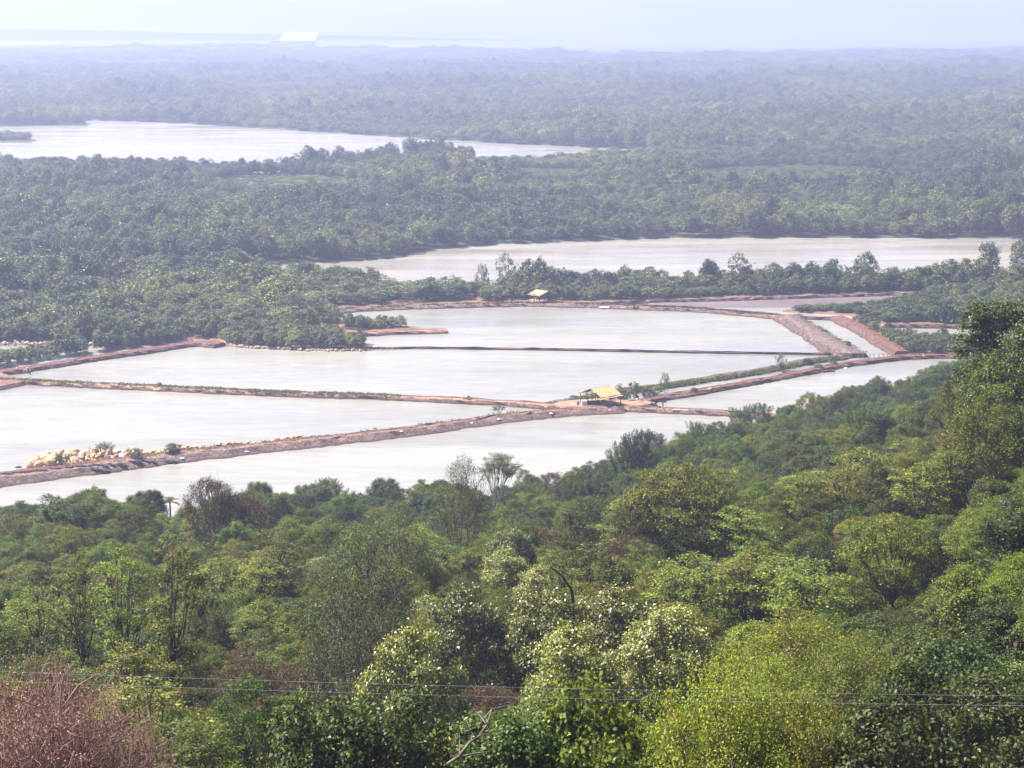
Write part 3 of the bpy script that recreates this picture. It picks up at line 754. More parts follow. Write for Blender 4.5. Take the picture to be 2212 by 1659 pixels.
NAMED = [
    (2212, 622, 17, 7.2, 'giant', 0, 150, 230, 'towering glossy dark green tree at the right edge above the right pond'),
    (2175, 770, 10, 4.6, 'dark', 1, 100, 170, 'dark tree at the foot of the towering one at the right edge'),
    (2165, 850, 9, 4.4, 'mid', 0, 95, 160, 'soft green tree below the two dark ones at the right edge'),
    (2090, 810, 9, 3.8, 'olive', 1, 120, 220, 'olive tree left of the dark ones at the right edge'),
    (1080, 975, 15, 4.2, 'airy', 0, 200, 300, 'tall airy tree with white limbs rising against the front pond'),
    (1000, 1015, 12, 3.2, 'bare', 0, 170, 260, 'pale crooked half-dead tree just left of the airy white-limbed tree'),
    (1375, 935, 12, 4.0, 'spiky', 0, 280, 385, 'dark spiky tree standing highest on the pond shore below the shelter'),
    (1350, 965, 10, 4.0, 'spiky', 0, 280, 380, 'smaller spiky tree at the foot of the highest shore tree'),
    (1480, 1010, 13, 6.5, 'olive', 0, 170, 260, 'large round olive-orange tree in the middle of the slope'),
    (1420, 1050, 11, 5.0, 'olive', 1, 150, 240, 'olive tree on the left flank of the large round olive tree'),
    (1530, 1070, 10, 5.5, 'olive', 0, 150, 230, 'olive tree below the large round olive tree'),
    (460, 1032, 13, 4.4, 'rust', 0, 200, 300, 'thin brown-leaved tree poking above the shore trees at left'),
    (520, 1060, 11, 5.0, 'rust', 0, 190, 300, 'reddish brown spreading tree right of the thin poking one'),
    (160, 1190, 13, 2.2, 'slender', 0, 100, 160, 'leftmost of three tall slender trees with long bare trunks'),
    (262, 1160, 15, 2.5, 'slender', 1, 100, 160, 'middle of three tall slender trees with long bare trunks'),
    (385, 1165, 16, 2.6, 'slender', 0, 90, 140, 'tallest of three slender trees, its dark forked trunk standing clear'),
    (1740, 1350, 9.5, 5.6, 'yellow', 0, 66, 100, 'wide domed yellow-green tree, brightest on the lower right slope'),
    (1640, 1440, 8, 3.8, 'yellow', 0, 62, 90, 'yellow-green tree leaning on the left of the wide domed one'),
    (1700, 1520, 7, 3.6, 'yellow', 0, 62, 78, 'yellow-green bushy tree in front of the wide domed one'),
    (1560, 1490, 7, 3.6, 'yellow', 0, 62, 84, 'yellow-green tree at the left foot of the wide domed one'),
    (1855, 1405, 8.5, 4.4, 'yellow', 0, 64, 95, 'yellow-green tree sloping down on the right of the wide domed one'),
    (1010, 1292, 9, 4.2, 'pale', 0, 90, 130, 'pale tree thick with cream blossom above the power cables'),
    (1180, 1300, 9, 4.6, 'pale', 0, 90, 130, 'broad pale blossoming tree right of the one thick with cream'),
    (1340, 1290, 9, 4.6, 'pale', 0, 90, 130, 'pale blossoming tree at the centre of the blossoming row'),
    (1440, 1330, 8, 4.2, 'pale', 0, 85, 120, 'pale blossoming tree at the right end of the blossoming row'),
    (1240, 1380, 7.5, 4.0, 'pale', 0, 75, 110, 'pale blossoming tree in front of the blossoming row'),
    (890, 1370, 7.5, 3.8, 'pale', 0, 75, 110, 'pale blossoming tree at the left end below the blossoming row'),
    (105, 1465, 8, 4.0, 'dry', 0, 62, 80, 'big brown dried-up tangle of twigs at the lower left corner'),
    (30, 1500, 7.5, 3.6, 'dry', 0, 62, 74, 'brown twiggy tangle cut by the left edge of the picture'),
    (225, 1530, 6.5, 2.8, 'dry', 0, 62, 76, 'brown twiggy tangle right of the big dried-up one'),
    (790, 1180, 12, 4.6, 'bare', 0, 90, 140, 'dark fan of leafless pale branches left of the blossoming trees'),
    (760, 1290, 9, 3.8, 'bare', 0, 80, 120, 'lower leafless bush with white stems above the cables'),
    (860, 1130, 10, 4.0, 'bare', 0, 120, 180, 'greyish leafless tree behind the dark fan of branches'),
    (1930, 1120, 11, 4.4, 'olive', 0, 110, 160, 'golden olive tree with a dark straight trunk on the right slope'),
    (1870, 975, 9, 5.0, 'lime', 0, 190, 300, 'lime-green tree glowing among the dark trees of the right slope'),
    (1940, 1000, 9, 5.5, 'olive', 1, 180, 280, 'tawny flat-topped tree right of the glowing lime-green one'),
    (1260, 1500, 7, 3.0, 'lime', 0, 62, 78, 'bright lime bush-like tree below the cables near the centre'),
    (560, 1490, 7.5, 3.4, 'mid', 0, 66, 90, 'soft green tree below the cables left of the dark hollow'),
    (2060, 1400, 9, 4.2, 'dark', 1, 75, 110, 'dark small-leaved tree right of the wide yellow-green dome'),
    (1960, 1500, 8, 4.0, 'dark', 0, 62, 78, 'dark glossy tree at the lower right under the cables'),
    (2150, 1470, 8.5, 4.0, 'dark', 1, 62, 80, 'dark glossy tree at the lower right corner'),
    (1120, 1540, 6.5, 3.4, 'dark', 1, 62, 76, 'dark tree at the bottom beside the dead white branch'),
    (760, 1500, 7.5, 3.8, 'dark', 0, 62, 80, 'dark tree shading the hollow below the leafless bush'),
    (130, 1078, 9, 5.0, 'dark', 0, 230, 320, 'dark wide crown on the pond shore left of the palm'),
    (215, 1068, 8, 4.0, 'mid', 0, 250, 320, 'fresh green flat tree on the shore left of the palm'),
    (300, 1082, 7, 2.2, 'spiky', 0, 280, 328, 'small dark pointed tree on the shore beside the palm'),
    (560, 1040, 8, 3.4, 'dark', 1, 250, 325, 'rounded dark green tree on the shore right of the palm'),
    (690, 1048, 8.5, 4.2, 'dark', 0, 250, 325, 'dark green tree mid-way along the front pond shore'),
    (830, 1035, 8.5, 4.4, 'dark', 1, 250, 330, 'dark green tree on the shore left of the airy tree'),
]
for (u, vt, h, R, kd, var, ylo, yhi, lab) in NAMED:
    x, y, hh = solve(u, vt, h, ylo, yhi)
    hill_trees.append(dict(x=x, y=y, R=R, H=max(4.0, min(hh, h * 1.6)), k=kd, v=var, rz=R0.uniform(0, 6.28), lab=lab))

# ---- the rest of the slope, scattered with spacing
rng = np.random.RandomState(11)
cand = []
for _ in range(14000):
    y = math.sqrt(rng.uniform(58 ** 2, 540 ** 2)); t = rng.uniform(-0.33, 0.36)
    cand.append((t * y, y))
taken = [(h['x'], h['y'], h['R']) for h in hill_trees]


def patch(x, y, s, sc=0.02): return mnoise.noise(Vector((x * sc + s, y * sc - s, s * 0.7)))


for (x, y) in cand:
    t = x / y
    S = float(np.interp(t, ST, SS))
    if y > S + 1: continue
    u, v = proj(x, y, hz(x, y) + 7)
    shore = (S - y) < 45
    if 325 < u < 405 and y > 235: continue
    # which kind grows here
    a, b = patch(x, y, 3.1), patch(x, y, 8.7)
    r = rng.uniform()
    if y > 0.6 * S:
        kd = 'dark' if r < 0.38 else 'mid' if r < 0.74 else 'spiky' if r < 0.82 else 'olive' if r < 0.98 else 'rust'
        if u < 700 and 0.55 < y / S < 0.85 and a > -0.1: kd = 'rust' if r < 0.2 else 'olive' if r < .5 else 'mid'
    elif y > 0.33 * S:
        kd = 'mid' if r < 0.26 else 'olive' if r < 0.52 else 'dark' if r < 0.64 else 'rust' if r < 0.72 else 'lime' if r < 0.80 else 'pale' if r < 0.88 else 'bare' if r < 0.91 else 'slender'
        if u < 350: kd = 'dark' if r < .4 else 'mid' if r < .65 else 'olive' if r < .9 else 'slender'
        elif u < 1150 and b > 0.05: kd = 'rust' if r < .27 else 'bare' if r < .37 else 'mid' if r < .6 else 'olive'
    else:
        kd = 'olive' if r < 0.24 else 'mid' if r < 0.44 else 'dark' if r < 0.66 else 'lime' if r < 0.80 else 'yellow' if r < 0.86 else 'pale' if r < 0.91 else 'rust' if r < .95 else 'slender'
        if u > 1500: kd = 'dark' if r < .5 else 'mid' if r < .72 else 'olive' if r < .9 else 'lime'
        elif 350 < u < 700: kd = 'lime' if r < .35 else 'mid' if r < .6 else 'olive' if r < .8 else 'yellow' if r < .9 else 'slender'
    small = y < 75
    R = rng.uniform(2.1, 3.6) if not small else rng.uniform(1.8, 2.7)
    if y > 400: R = rng.uniform(3.0, 4.2)
    gap = 0.57 if kd != 'slender' else 0.45
    if any((x - p) ** 2 + (y - q) ** 2 < (gap * (R + rr)) ** 2 for p, q, rr in taken): continue
    Hh = R * rng.uniform(1.6, 2.3)
    if kd == 'slender': Hh = R * 3.3
    # do not rise above the photographed outlines: the wooded shoreline, the foot of the pond
    if kd in ('spiky',): Hh *= 1.1
    Hh = min(Hh, 9.5)
    if shore and -0.16 < t < 0.2: Hh = min(Hh * 1.2, 9.5)
    if y < 64: Hh = min(Hh, 4.0)
    if shore and u < 430: Hh *= 0.8
    taken.append((x, y, R))
    hill_trees.append(dict(x=x, y=y, R=R, H=Hh, k=kd, v=rng.randint(2), rz=rng.uniform(0, 6.28), lab=None))
print('hill trees', len(hill_trees))
hill_trees.sort(key=lambda h: (h['lab'] is None, -h['R'] * h['H'] / h['y'] ** 2 * (0.15 if abs(h['x'] / h['y']) > 0.30 else 1)))
single, mass = hill_trees[:300], hill_trees[300:]
for h in single:
    h['u'], h['vv'] = proj(h['x'], h['y'], hz(h['x'], h['y']) + h['H'] * 0.6)
    S = float(np.interp(h['x'] / h['y'], ST, SS))
    h['zone'] = ('on the shore of the front pond' if S - h['y'] < 50 else 'low on the slope' if h['y'] > 175 else 'half-way down the slope' if h['y'] > 115 else
                 'nearer, above the cables' if h['vv'] < 1455 else 'below the cables')
cnt = {}
for h in sorted(single, key=lambda h: h['u']):
    if h['lab'] is None:
        c = cnt.setdefault((h['k'], h['zone']), [0]); c[0] += 1
        h['lab'] = '%s %s, %s of its sort' % (WORDS[h['k']], h['zone'], ORD(c[0]))
for h in single:
    kk = K[h['k']][h['v'] % len(K[h['k']])]
    t = kk.place('hillside_tree', h['x'], h['y'], hz(h['x'], h['y']) - 0.15, h['R'] / kk.R, h['H'] / kk.H, h['rz'])
    tag(t, h['lab'], 'tree', 'trees on the near hillside')


# ------------------------------------------------------------------ masses that nobody could count: points carrying crowns
def scatter(name, pts, scl, rot, which, protos, label):
    """one object: its vertices each carry one of the crowns (geometry nodes)"""
    me = bpy.data.meshes.new(name)
    me.vertices.add(len(pts)); me.vertices.foreach_set('co', np.asarray(pts, dtype=np.float32).ravel())
    a = me.attributes.new('sc', 'FLOAT_VECTOR', 'POINT'); a.data.foreach_set('vector', np.asarray(scl, dtype=np.float32).ravel())
    a = me.attributes.new('rt', 'FLOAT', 'POINT'); a.data.foreach_set('value', np.asarray(rot, dtype=np.float32))
    a = me.attributes.new('wh', 'INT', 'POINT'); a.data.foreach_set('value', np.asarray(which, dtype=np.int32))
    o = link(name, me)
    ng = bpy.data.node_groups.new(name, 'GeometryNodeTree')
    ng.interface.new_socket('Geometry', in_out='INPUT', socket_type='NodeSocketGeometry')
    ng.interface.new_socket('Geometry', in_out='OUTPUT', socket_type='NodeSocketGeometry')
    gi = ng.nodes.new('NodeGroupInput'); go = ng.nodes.new('NodeGroupOutput')
    iop = ng.nodes.new('GeometryNodeInstanceOnPoints')
    jn = ng.nodes.new('GeometryNodeJoinGeometry')
    for p in protos[::-1]:
        oi = ng.nodes.new('GeometryNodeObjectInfo'); oi.transform_space = 'ORIGINAL'
        oi.inputs['Object'].default_value = p
        oi.inputs['As Instance'].default_value = True
        ng.links.new(oi.outputs['Geometry'], jn.inputs[0])
    iop.inputs['Pick Instance'].default_value = True

    def attr(nm, dt):
        n = ng.nodes.new('GeometryNodeInputNamedAttribute'); n.data_type = dt; n.inputs['Name'].default_value = nm
        return [q for q in n.outputs if q.enabled and q.name == 'Attribute'][0]
    cx = ng.nodes.new('ShaderNodeCombineXYZ')
    ng.links.new(attr('rt', 'FLOAT'), cx.inputs[2])
    ng.links.new(cx.outputs[0], iop.inputs['Rotation'])
    ng.links.new(attr('sc', 'FLOAT_VECTOR'), iop.inputs['Scale'])
    ng.links.new(attr('wh', 'INT'), iop.inputs['Instance Index'])
    ng.links.new(gi.outputs[0], iop.inputs['Points'])
    ng.links.new(jn.outputs[0], iop.inputs['Instance'])
    ng.links.new(iop.outputs[0], go.inputs[0])
    md = o.modifiers.new('scatter', 'NODES'); md.node_group = ng
    return tag(o, label, kind='stuff')


def crown_of(k, v):
    kk = K[k][v % len(K[k])]
    if kk.first is None: raise RuntimeError('no first ' + k)
    return kk.first[1]


order = []
for h in mass:
    key = (h['k'], h['v'] % len(K[h['k']]))
    if K[key[0]][key[1]].first is None: key = ('mid', 0)
    if key not in order: order.append(key)
pts, scl, rot, wh = [], [], [], []
for h in mass:
    key = (h['k'], h['v'] % len(K[h['k']]))
    if K[key[0]][key[1]].first is None: key = ('mid', 0)
    kk = K[key[0]][key[1]]
    pts.append((h['x'], h['y'], hz(h['x'], h['y']) - 0.2)); scl.append((h['R'] / kk.R, h['R'] / kk.R, h['H'] / kk.H)); rot.append(h['rz']); wh.append(order.index(key))
if pts: scatter('hillside_woods', pts, scl, rot, wh, [crown_of(*k) for k in order], 'remaining crowns of the wooded hillside merging into one canopy')

# a few bushes that stand by themselves on the slope, then the undergrowth made of the same bushes
for i, (u, vt, kd, lab) in enumerate([(480, 1560, 2, 'bright lime bush low on the near slope, left of centre'), (640, 1600, 0, 'soft green bush at the bottom left of centre'),
                                      (1330, 1600, 1, 'olive bush at the bottom right of the dead branch'), (880, 1600, 3, 'dark bush at the bottom left of the dead branch')]):
    x, y, hh = solve(u, vt, 3.5, 58, 80)
    kk = K['bush'][kd]
    t = kk.place('hillside_bush', x, y, hz(x, y) - 0.1, 1.1, 1.1, i * 1.7)
    tag(t, lab, 'bush', 'bushes on the near slope')
pts, scl, rot, wh = [], [], [], []
for _ in range(6500):
    y = math.sqrt(rng.uniform(22 ** 2, 540 ** 2)); t = rng.uniform(-0.36, 0.38)
    S = float(np.interp(t, ST, SS))
    if y > S - 1: continue
    x = t * y
    s = rng.uniform(0.7, 1.35) * (0.6 if y < 56 else 1)
    pts.append((x, y, hz(x, y) - 0.15)); scl.append((s * 1.2, s * 1.2, s)); rot.append(rng.uniform(0, 6.28)); wh.append(rng.choice(4, p=[.3, .25, .15, .3]))
scatter('undergrowth', pts, scl, rot, wh, [K['bush'][i].first[1] for i in range(4)], 'dense green undergrowth filling the gaps between the hillside trees')

# ------------------------------------------------------------------ palm on the shore
def palm(u, v, h, y, label):
    x, y, hh = solve(u, v, h, y - 30, y + 30)
    z = hz(x, y)
    t = empty('palm_tree', (x, y, z)); tag(t, label, 'palm')
    g = Geo(); g.tube([(0, 0, -.3), (0.15, 0, hh * .35), (0.1, 0, hh * .8)], [0.2, 0.15, 0.13], 7); g.build('trunk', M['bark_dark'], t, True)
    rg = random.Random(3)
    for i in range(16):
        a = i * 2.4; e = rg.uniform(0.1, 1.2)
        V, Fq = [], []
        n = 9; Ln = rg.uniform(2.2, 3.0)
        for j in range(n):
            s = j / (n - 1)
            r_ = Ln * s * math.cos(e) * (1 - 0.15 * s) + 0.05
            zz = hh * .8 + Ln * (s * math.sin(e) - 0.55 * s * s)
            w = 0.42 * math.sin(math.pi * min(1, s * 0.9 + 0.08))
            c = np.array([math.cos(a) * r_, math.sin(a) * r_, zz]); sd_ = np.array([-math.sin(a), math.cos(a), 0])
            V += [c - sd_ * w - np.array([0, 0, w * .4]), c, c + sd_ * w - np.array([0, 0, w * .4])]
        for j in range(n - 1):
            # leave gaps between leaflets
            for q in range(4):
                f0, f1 = q / 4, q / 4 + 0.17
                for side in (0, 2):
                    A = V[j * 3 + 1] * (1 - f0) + V[(j + 1) * 3 + 1] * f0; B = V[j * 3 + 1] * (1 - f1) + V[(j + 1) * 3 + 1] * f1
                    C_ = V[j * 3 + side] * (1 - f1) + V[(j + 1) * 3 + side] * f1; D_ = V[j * 3 + side] * (1 - f0) + V[(j + 1) * 3 + side] * f0
                    Fq.append([A, B, C_ + (V[(j + 1) * 3 + 1] - V[j * 3 + 1]) * .5, D_ + (V[(j + 1) * 3 + 1] - V[j * 3 + 1]) * .5])
        link('frond', quads_mesh('frond', np.array(Fq).reshape(-1, 3), L['dark']), t)


palm(365, 1066, 10, 316, 'small palm with arching fronds on the left pond shore')

# dead white branch and the crooked dark limb
def dead_branch(name, px, y, r0, mat, label, side=5, seed=1):
    pts = [np.array(at_y(u, v, y + dy)) for (u, v, dy) in px]
    base = pts[0].copy()
    t = empty(name, tuple(base)); tag(t, label, 'dead branch')
    g = Geo(); n = len(pts)
    g.tube([p - base for p in pts], np.linspace(r0, r0 * 0.35, n), 7)
    rg = np.random.RandomState(seed)
    g.build('main_limb', mat, t, True)
    for i in range(side):
        p = pts[rg.randint(1, n)] - base
        d = unit(rg.normal(size=3) + np.array([0, 0, .5]))
        L_ = rg.uniform(0.5, 1.3)
        g = Geo(); g.tube([p, p + d * L_ * .5 + rg.normal(size=3) * .08, p + d * L_ + rg.normal(size=3) * .15], [r0 * .35, r0 * .22, r0 * .08], 5)
        g.build('side_branch', mat, t, True)
    return t


dead_branch('dead_branch', [(968, 1650, 1), (992, 1634, .3), (1018, 1600, 0), (1030, 1596, .2), (1052, 1566, 0), (1062, 1532, .4)], 58.5, 0.065, M['bark'], 'dead white branch at the bottom of the slope, below the cables', 14, 4)
dead_branch('dead_branch', [(1238, 1300, 2), (1235, 1275, 0), (1215, 1245, 0), (1190, 1225, 0)], 96, 0.09, M['bark_dark'], 'crooked black limb rising out of the blossoming trees', 3, 5)

# ------------------------------------------------------------------ mangroves: who stands alone, who is part of the mass
def inside(poly, x, y):
    poly = np.asarray(poly); c = np.zeros(np.shape(x), dtype=bool)
    j = len(poly) - 1
    for i in range(len(poly)):
        xi, yi = poly[i]; xj, yj = poly[j]
        cond = ((yi > y) != (yj > y)) & (x < (xj - xi) * (y - yi) / ((yj - yi) or 1e-9) + xi)
        c ^= cond; j = i
    return c


def fill(px, spacing, seed, xlim=None):
    P = np.array([G(u, v) for u, v in px])
    rg = np.random.RandomState(seed)
    x0, y0 = P.min(0); x1, y1 = P.max(0)
    xs = np.arange(x0, x1, spacing); ys = np.arange(y0, y1, spacing * 0.9)
    X, Y = np.meshgrid(xs, ys); X[::2] += spacing / 2
    X = X.ravel() + rg.uniform(-.42, .42, X.size) * spacing; Y = Y.ravel() + rg.uniform(-.42, .42, Y.size) * spacing
    k = inside(P, X, Y) & (np.abs(X) < 0.30 * Y + 25)
    return np.stack([X[k], Y[k]], 1)


mg = []     # dict x y R H k v zone
ZN = {}


def band(px, spacing, seed, Rr, Hr, kinds, zone, z=0.4, hfun=None):
    rg = np.random.RandomState(seed + 50)
    for x, y in fill(px, spacing, seed):
        k, v = kinds[rg.randint(len(kinds))]
        R = rg.uniform(*Rr); H = rg.uniform(*Hr)
        f = 1.0 + 0.55 * patch(x, y, 5.5, 0.035)
        H *= f * (1.35 if rg.uniform() < 0.08 else 1)
        if hfun: H *= hfun(x, y)
        mg.append(dict(x=x, y=y, z=z, R=R * (0.8 + .2 * f), H=H, k=k, v=v, rz=rg.uniform(0, 6.28), zone=zone, lab=None))


MG = [('mangrove', 0), ('mangrove', 1), ('mangrove', 2), ('mangrove', 3), ('mshrub', 0)]
MS = [('mshrub', 0), ('mshrub', 1), ('mangrove', 2)]
band([(-60, 742), (150, 741), (225, 745), (300, 738), (420, 727), (470, 738), (470, 715), (-60, 715)], 3.6, 1, (2.4, 3.4), (4.0, 5.6), MG, 'on the far left rocky shore')
band([(-60, 715), (470, 715), (600, 720), (720, 722), (735, 700), (700, 682), (690, 668), (-60, 668)], 5.2, 2, (2.6, 4.8), (4.2, 7.6), MG, 'behind the left ponds')
band([(-80, 668), (700, 668), (760, 660), (1100, 650), (1150, 643), (1100, 633), (880, 631), (800, 622), (700, 602), (450, 596), (250, 594), (-80, 592)], 5.8, 3, (3.0, 5.4), (5.2, 10.0), MG, 'between left ponds and river', hfun=lambda x, y: 0.52 + 0.48 * (1 - float(smooth(560, 720, proj(x, y, 0)[0]))) if proj(x, y, 0)[0] > 0 else 1)
band([(475, 746), (560, 752), (700, 756), (792, 756.5), (790, 747), (740, 732), (600, 722), (475, 716)], 3.4, 4, (1.8, 2.8), (3.0, 4.4), MS, 'on the boulder-edged point')
band([(745, 716), (850, 712), (905, 711), (890, 707), (820, 704), (748, 703)], 2.7, 5, (1.5, 2.2), (2.4, 4.0), MS, 'on the narrow spit', 0.5)
band([(1100, 642), (1300, 640), (1400, 637), (1600, 633), (1985, 627), (2300, 624), (2300, 617), (2000, 618), (1500, 622), (1180, 630), (1100, 633)], 4.0, 6, (2.8, 4.2), (5.0, 8.2), MG, 'in the river row')
band([(1100, 651), (1150, 652), (1300, 650.5), (1400, 648), (1600, 642), (1985, 631), (2300, 629), (2300, 624), (1985, 627), (1600, 633), (1400, 637), (1300, 640), (1100, 642)], 3.2, 16, (2.0, 3.0), (3.0, 4.8), MS, 'in the low front of the river row')
band([(1685, 671), (1830, 680), (1900, 692), (1918, 699), (2110, 702), (2300, 704), (2300, 634), (2015, 642), (1985, 653), (1930, 664), (1760, 671)], 3.3, 7, (2.1, 3.2), (3.2, 5.0), MS, 'right of the drained pond', hfun=lambda x, y: 0.5 + 0.5 * float(smooth(1880, 2060, proj(x, y, 0)[0])))
band([(1832, 689), (1880, 702), (1912, 722), (1960, 739), (2110, 742), (2300, 742), (2300, 766), (1962, 764), (1890, 720)], 2.5, 8, (1.5, 2.2), (1.8, 2.8), MS, 'beside the brick-red bank')
band([(-60, 806), (0, 794), (90, 778), (190, 766), (190, 759), (90, 769), (0, 784), (-60, 795)], 3.2, 9, (1.9, 2.6), (2.6, 4.2), MS, 'in the leftmost bank clump', 0.3)
band([(205, 763), (300, 750), (400, 735), (410, 729), (330, 737), (240, 747), (200, 752)], 3.0, 10, (1.8, 2.6), (2.8, 4.0), MS, 'behind the left red bank', 0.3)
# tall ones that stick out of the row
for (u, vb, h, R, k, v, lab) in [(1092, 636, 13.5, 3.4, 'mangrove', 3, 'tallest airy mangrove at the river bend, left of the far shelter'), (1042, 633, 8.5, 2.6, 'pointed', 0, 'dark pointed mangrove at the tip of the river bend'),
                                 (1140, 630, 10.5, 3.6, 'mangrove', 0, 'round mangrove just behind the far shelter'), (1595, 625, 12.0, 4.0, 'mangrove', 3, 'tall round mangrove at the middle of the river row'),
                                 (1530, 627, 10.5, 3.6, 'mangrove', 1, 'mangrove left of the tall round one in the river row'), (1870, 622, 12, 4.4, 'mangrove', 0, 'broad dark mangrove rising right of the middle of the river row'),
                                 (2135, 618, 15, 4.6, 'mangrove', 1, 'big mangrove at the right end of the river row'), (2200, 616, 16, 4.4, 'mangrove', 0, 'tallest dark mangrove at the right edge by the river')]:
    x, y = G(u, vb)
    mg.append(dict(x=x, y=y, z=0.4, R=R, H=h, k=k, v=v, rz=u * .1, zone='x', lab=lab))
print('mangroves near', len(mg))
mg.sort(key=lambda h: (h['lab'] is None, -h['R'] * h['H'] / h['y'] ** 2 * (0.1 if abs(h['x'] / h['y']) > 0.275 else 1)))
ms, mm = mg[:300], mg[300:]
for kv in ([('mangrove', i) for i in range(4)] + [('mshrub', 0), ('mshrub', 1)]):
    if not any((h['k'], h['v']) == kv for h in ms):
        h = next(h for h in mm if (h['k'], h['v']) == kv); mm.remove(h); ms[-1 - len(ms) // 9 * 0] = ms[-1]; ms.append(h)
cnt = {}
MW = {('mangrove', 0): 'rounded dark mangrove', ('mangrove', 1): 'upright dark mangrove', ('mangrove', 2): 'rounded pale green mangrove', ('mangrove', 3): 'open pale green mangrove', ('mshrub', 0): 'low pale mangrove bush', ('mshrub', 1): 'low dark mangrove bush', ('pointed', 0): 'pointed mangrove'}
for h in ms: h['u'] = proj(h['x'], h['y'], 3)[0]
for h in sorted(ms, key=lambda h: h['u']):
    if h['lab'] is None:
        c = cnt.setdefault((h['k'], h['v'], h['zone']), [0]); c[0] += 1
        h['lab'] = '%s %s, %s of its sort' % (MW[(h['k'], h['v'])], h['zone'], ORD(c[0]))
for h in ms:
    kk = K[h['k']][h['v']]
    t = kk.place('mangrove_tree', h['x'], h['y'], h['z'] - 0.1, h['R'] / kk.R, h['H'] / kk.H, h['rz'])
    tag(t, h['lab'], 'mangrove', 'mangroves around the ponds')
protos_m = [('mangrove', 0), ('mangrove', 1), ('mangrove', 2), ('mangrove', 3), ('mshrub', 0), ('mshrub', 1)]
pts = [(h['x'], h['y'], h['z'] - 0.1) for h in mm]
scl = [(h['R'] / K[h['k']][h['v']].R, h['R'] / K[h['k']][h['v']].R, h['H'] / K[h['k']][h['v']].H) for h in mm]
scatter('mangrove_thicket', pts, scl, [h['rz'] for h in mm], [protos_m.index((h['k'], h['v'])) for h in mm], [crown_of(*k) for k in protos_m], 'mangrove thicket between the ponds and the nearer river')


def forest(name, px, spacing, seed, Rr, Hr, label, protos, z=0.5, sc_noise=0.012, clear=()):
    P = fill(px, spacing, seed)
    rg = np.random.RandomState(seed)
    n = len(P)
    nz1 = np.array([mnoise.fractal(Vector((x * sc_noise, y * sc_noise * 0.8, seed)), 0.8, 2.0, 3) for x, y in P])
    H = rg.uniform(*Hr, n) * np.clip(1 + 0.85 * nz1, 0.4, 2.0)
    R = rg.uniform(*Rr, n) * np.clip(1 + 0.25 * nz1, 0.7, 1.4)
    keep = np.ones(n, dtype=bool)
    for (u, v, du, dv) in clear:      # natural clearings: low scrub
        uu = 1106 + FPX * P[:, 0] / P[:, 1]; vv = 30 + FPX * EYE / P[:, 1]
        q = ((uu - u) / du) ** 2 + ((vv - v) / dv) ** 2 < 1
        H[q] *= 0.2; R[q] *= 0.75
    if name == 'mangrove_forest':
        vv = 30 + FPX * EYE / P[:, 1]; uu = 1106 + FPX * P[:, 0] / P[:, 1]
        lo = np.where((uu > 885) & (uu < 1020), 1.35, np.where((uu > 850) & (uu < 1400), 0.5, 0.8))
        H *= lo + (1 - lo) * smooth(350, 392, vv)
    if name == 'distant_forest':
        vv = 30 + FPX * EYE / P[:, 1]
        th = np.array([mnoise.fractal(Vector((x * 0.0022, y * 0.0009, 9.0)), 0.8, 2.0, 4) for x, y in P])
        H[th > (vv - 112) / 26.0] = 0.5
    big = rg.uniform(size=n) < 0.05
    H[big] *= 1.35; R[big] *= 1.2
    clr = (H < 2.6)
    wh = rg.choice(4, n, p=[.3, .25, .25, .2] if name == 'mangrove_forest' else [.1, .1, .45, .35])  # farther forests get mostly pale crowns: distance haze put into the leaf colour
    wh[clr] = 2
    bH = np.array([K['mangrove'][i].H for i in range(4)])[wh]; bR = np.array([K['mangrove'][i].R for i in range(4)])[wh]
    scl = np.stack([R / bR, R / bR, H / bH], 1)
    pts = np.concatenate([P, np.full((n, 1), z)], 1)
    print(name, n)
    return scatter(name, pts, scl, rg.uniform(0, 6.28, n), wh, protos, label)


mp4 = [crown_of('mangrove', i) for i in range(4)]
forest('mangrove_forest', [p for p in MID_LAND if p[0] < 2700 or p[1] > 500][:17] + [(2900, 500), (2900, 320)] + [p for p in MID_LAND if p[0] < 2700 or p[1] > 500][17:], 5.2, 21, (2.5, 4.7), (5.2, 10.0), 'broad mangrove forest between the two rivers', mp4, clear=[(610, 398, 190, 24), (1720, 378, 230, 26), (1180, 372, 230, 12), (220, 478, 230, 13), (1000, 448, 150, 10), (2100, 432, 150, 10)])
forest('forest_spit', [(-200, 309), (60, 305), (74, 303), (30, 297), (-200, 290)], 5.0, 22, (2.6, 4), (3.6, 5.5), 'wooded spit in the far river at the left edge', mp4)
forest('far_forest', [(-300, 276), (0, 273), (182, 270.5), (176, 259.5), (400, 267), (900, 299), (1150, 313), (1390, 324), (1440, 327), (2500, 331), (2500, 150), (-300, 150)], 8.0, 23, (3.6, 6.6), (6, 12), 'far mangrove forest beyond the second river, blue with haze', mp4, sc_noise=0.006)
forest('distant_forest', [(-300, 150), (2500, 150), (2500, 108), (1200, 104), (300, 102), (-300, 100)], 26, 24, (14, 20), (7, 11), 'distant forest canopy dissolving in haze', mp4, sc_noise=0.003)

# ------------------------------------------------------------------ where a line of sight meets the banks
from mathutils.bvhtree import BVHTree
_v, _f = [], []
for o in COL.objects:
    if o.name.split('.')[0] in ('earth_embankment', 'hut_yard', 'shelter_ground', 'mangrove_ground', 'west_landing'):
        b_ = len(_v); _v += [v.co.copy() for v in o.data.vertices]; _f += [[b_ + i for i in p.vertices] for p in o.data.polygons]
BANKS = BVHTree.FromPolygons(_v, _f)


def ground_z(x, y):
    h = BANKS.ray_cast(Vector((x, y, 30)), Vector((0, 0, -1)))
    return max(h[0].z, 0.0) if h[0] is not None else 0.0


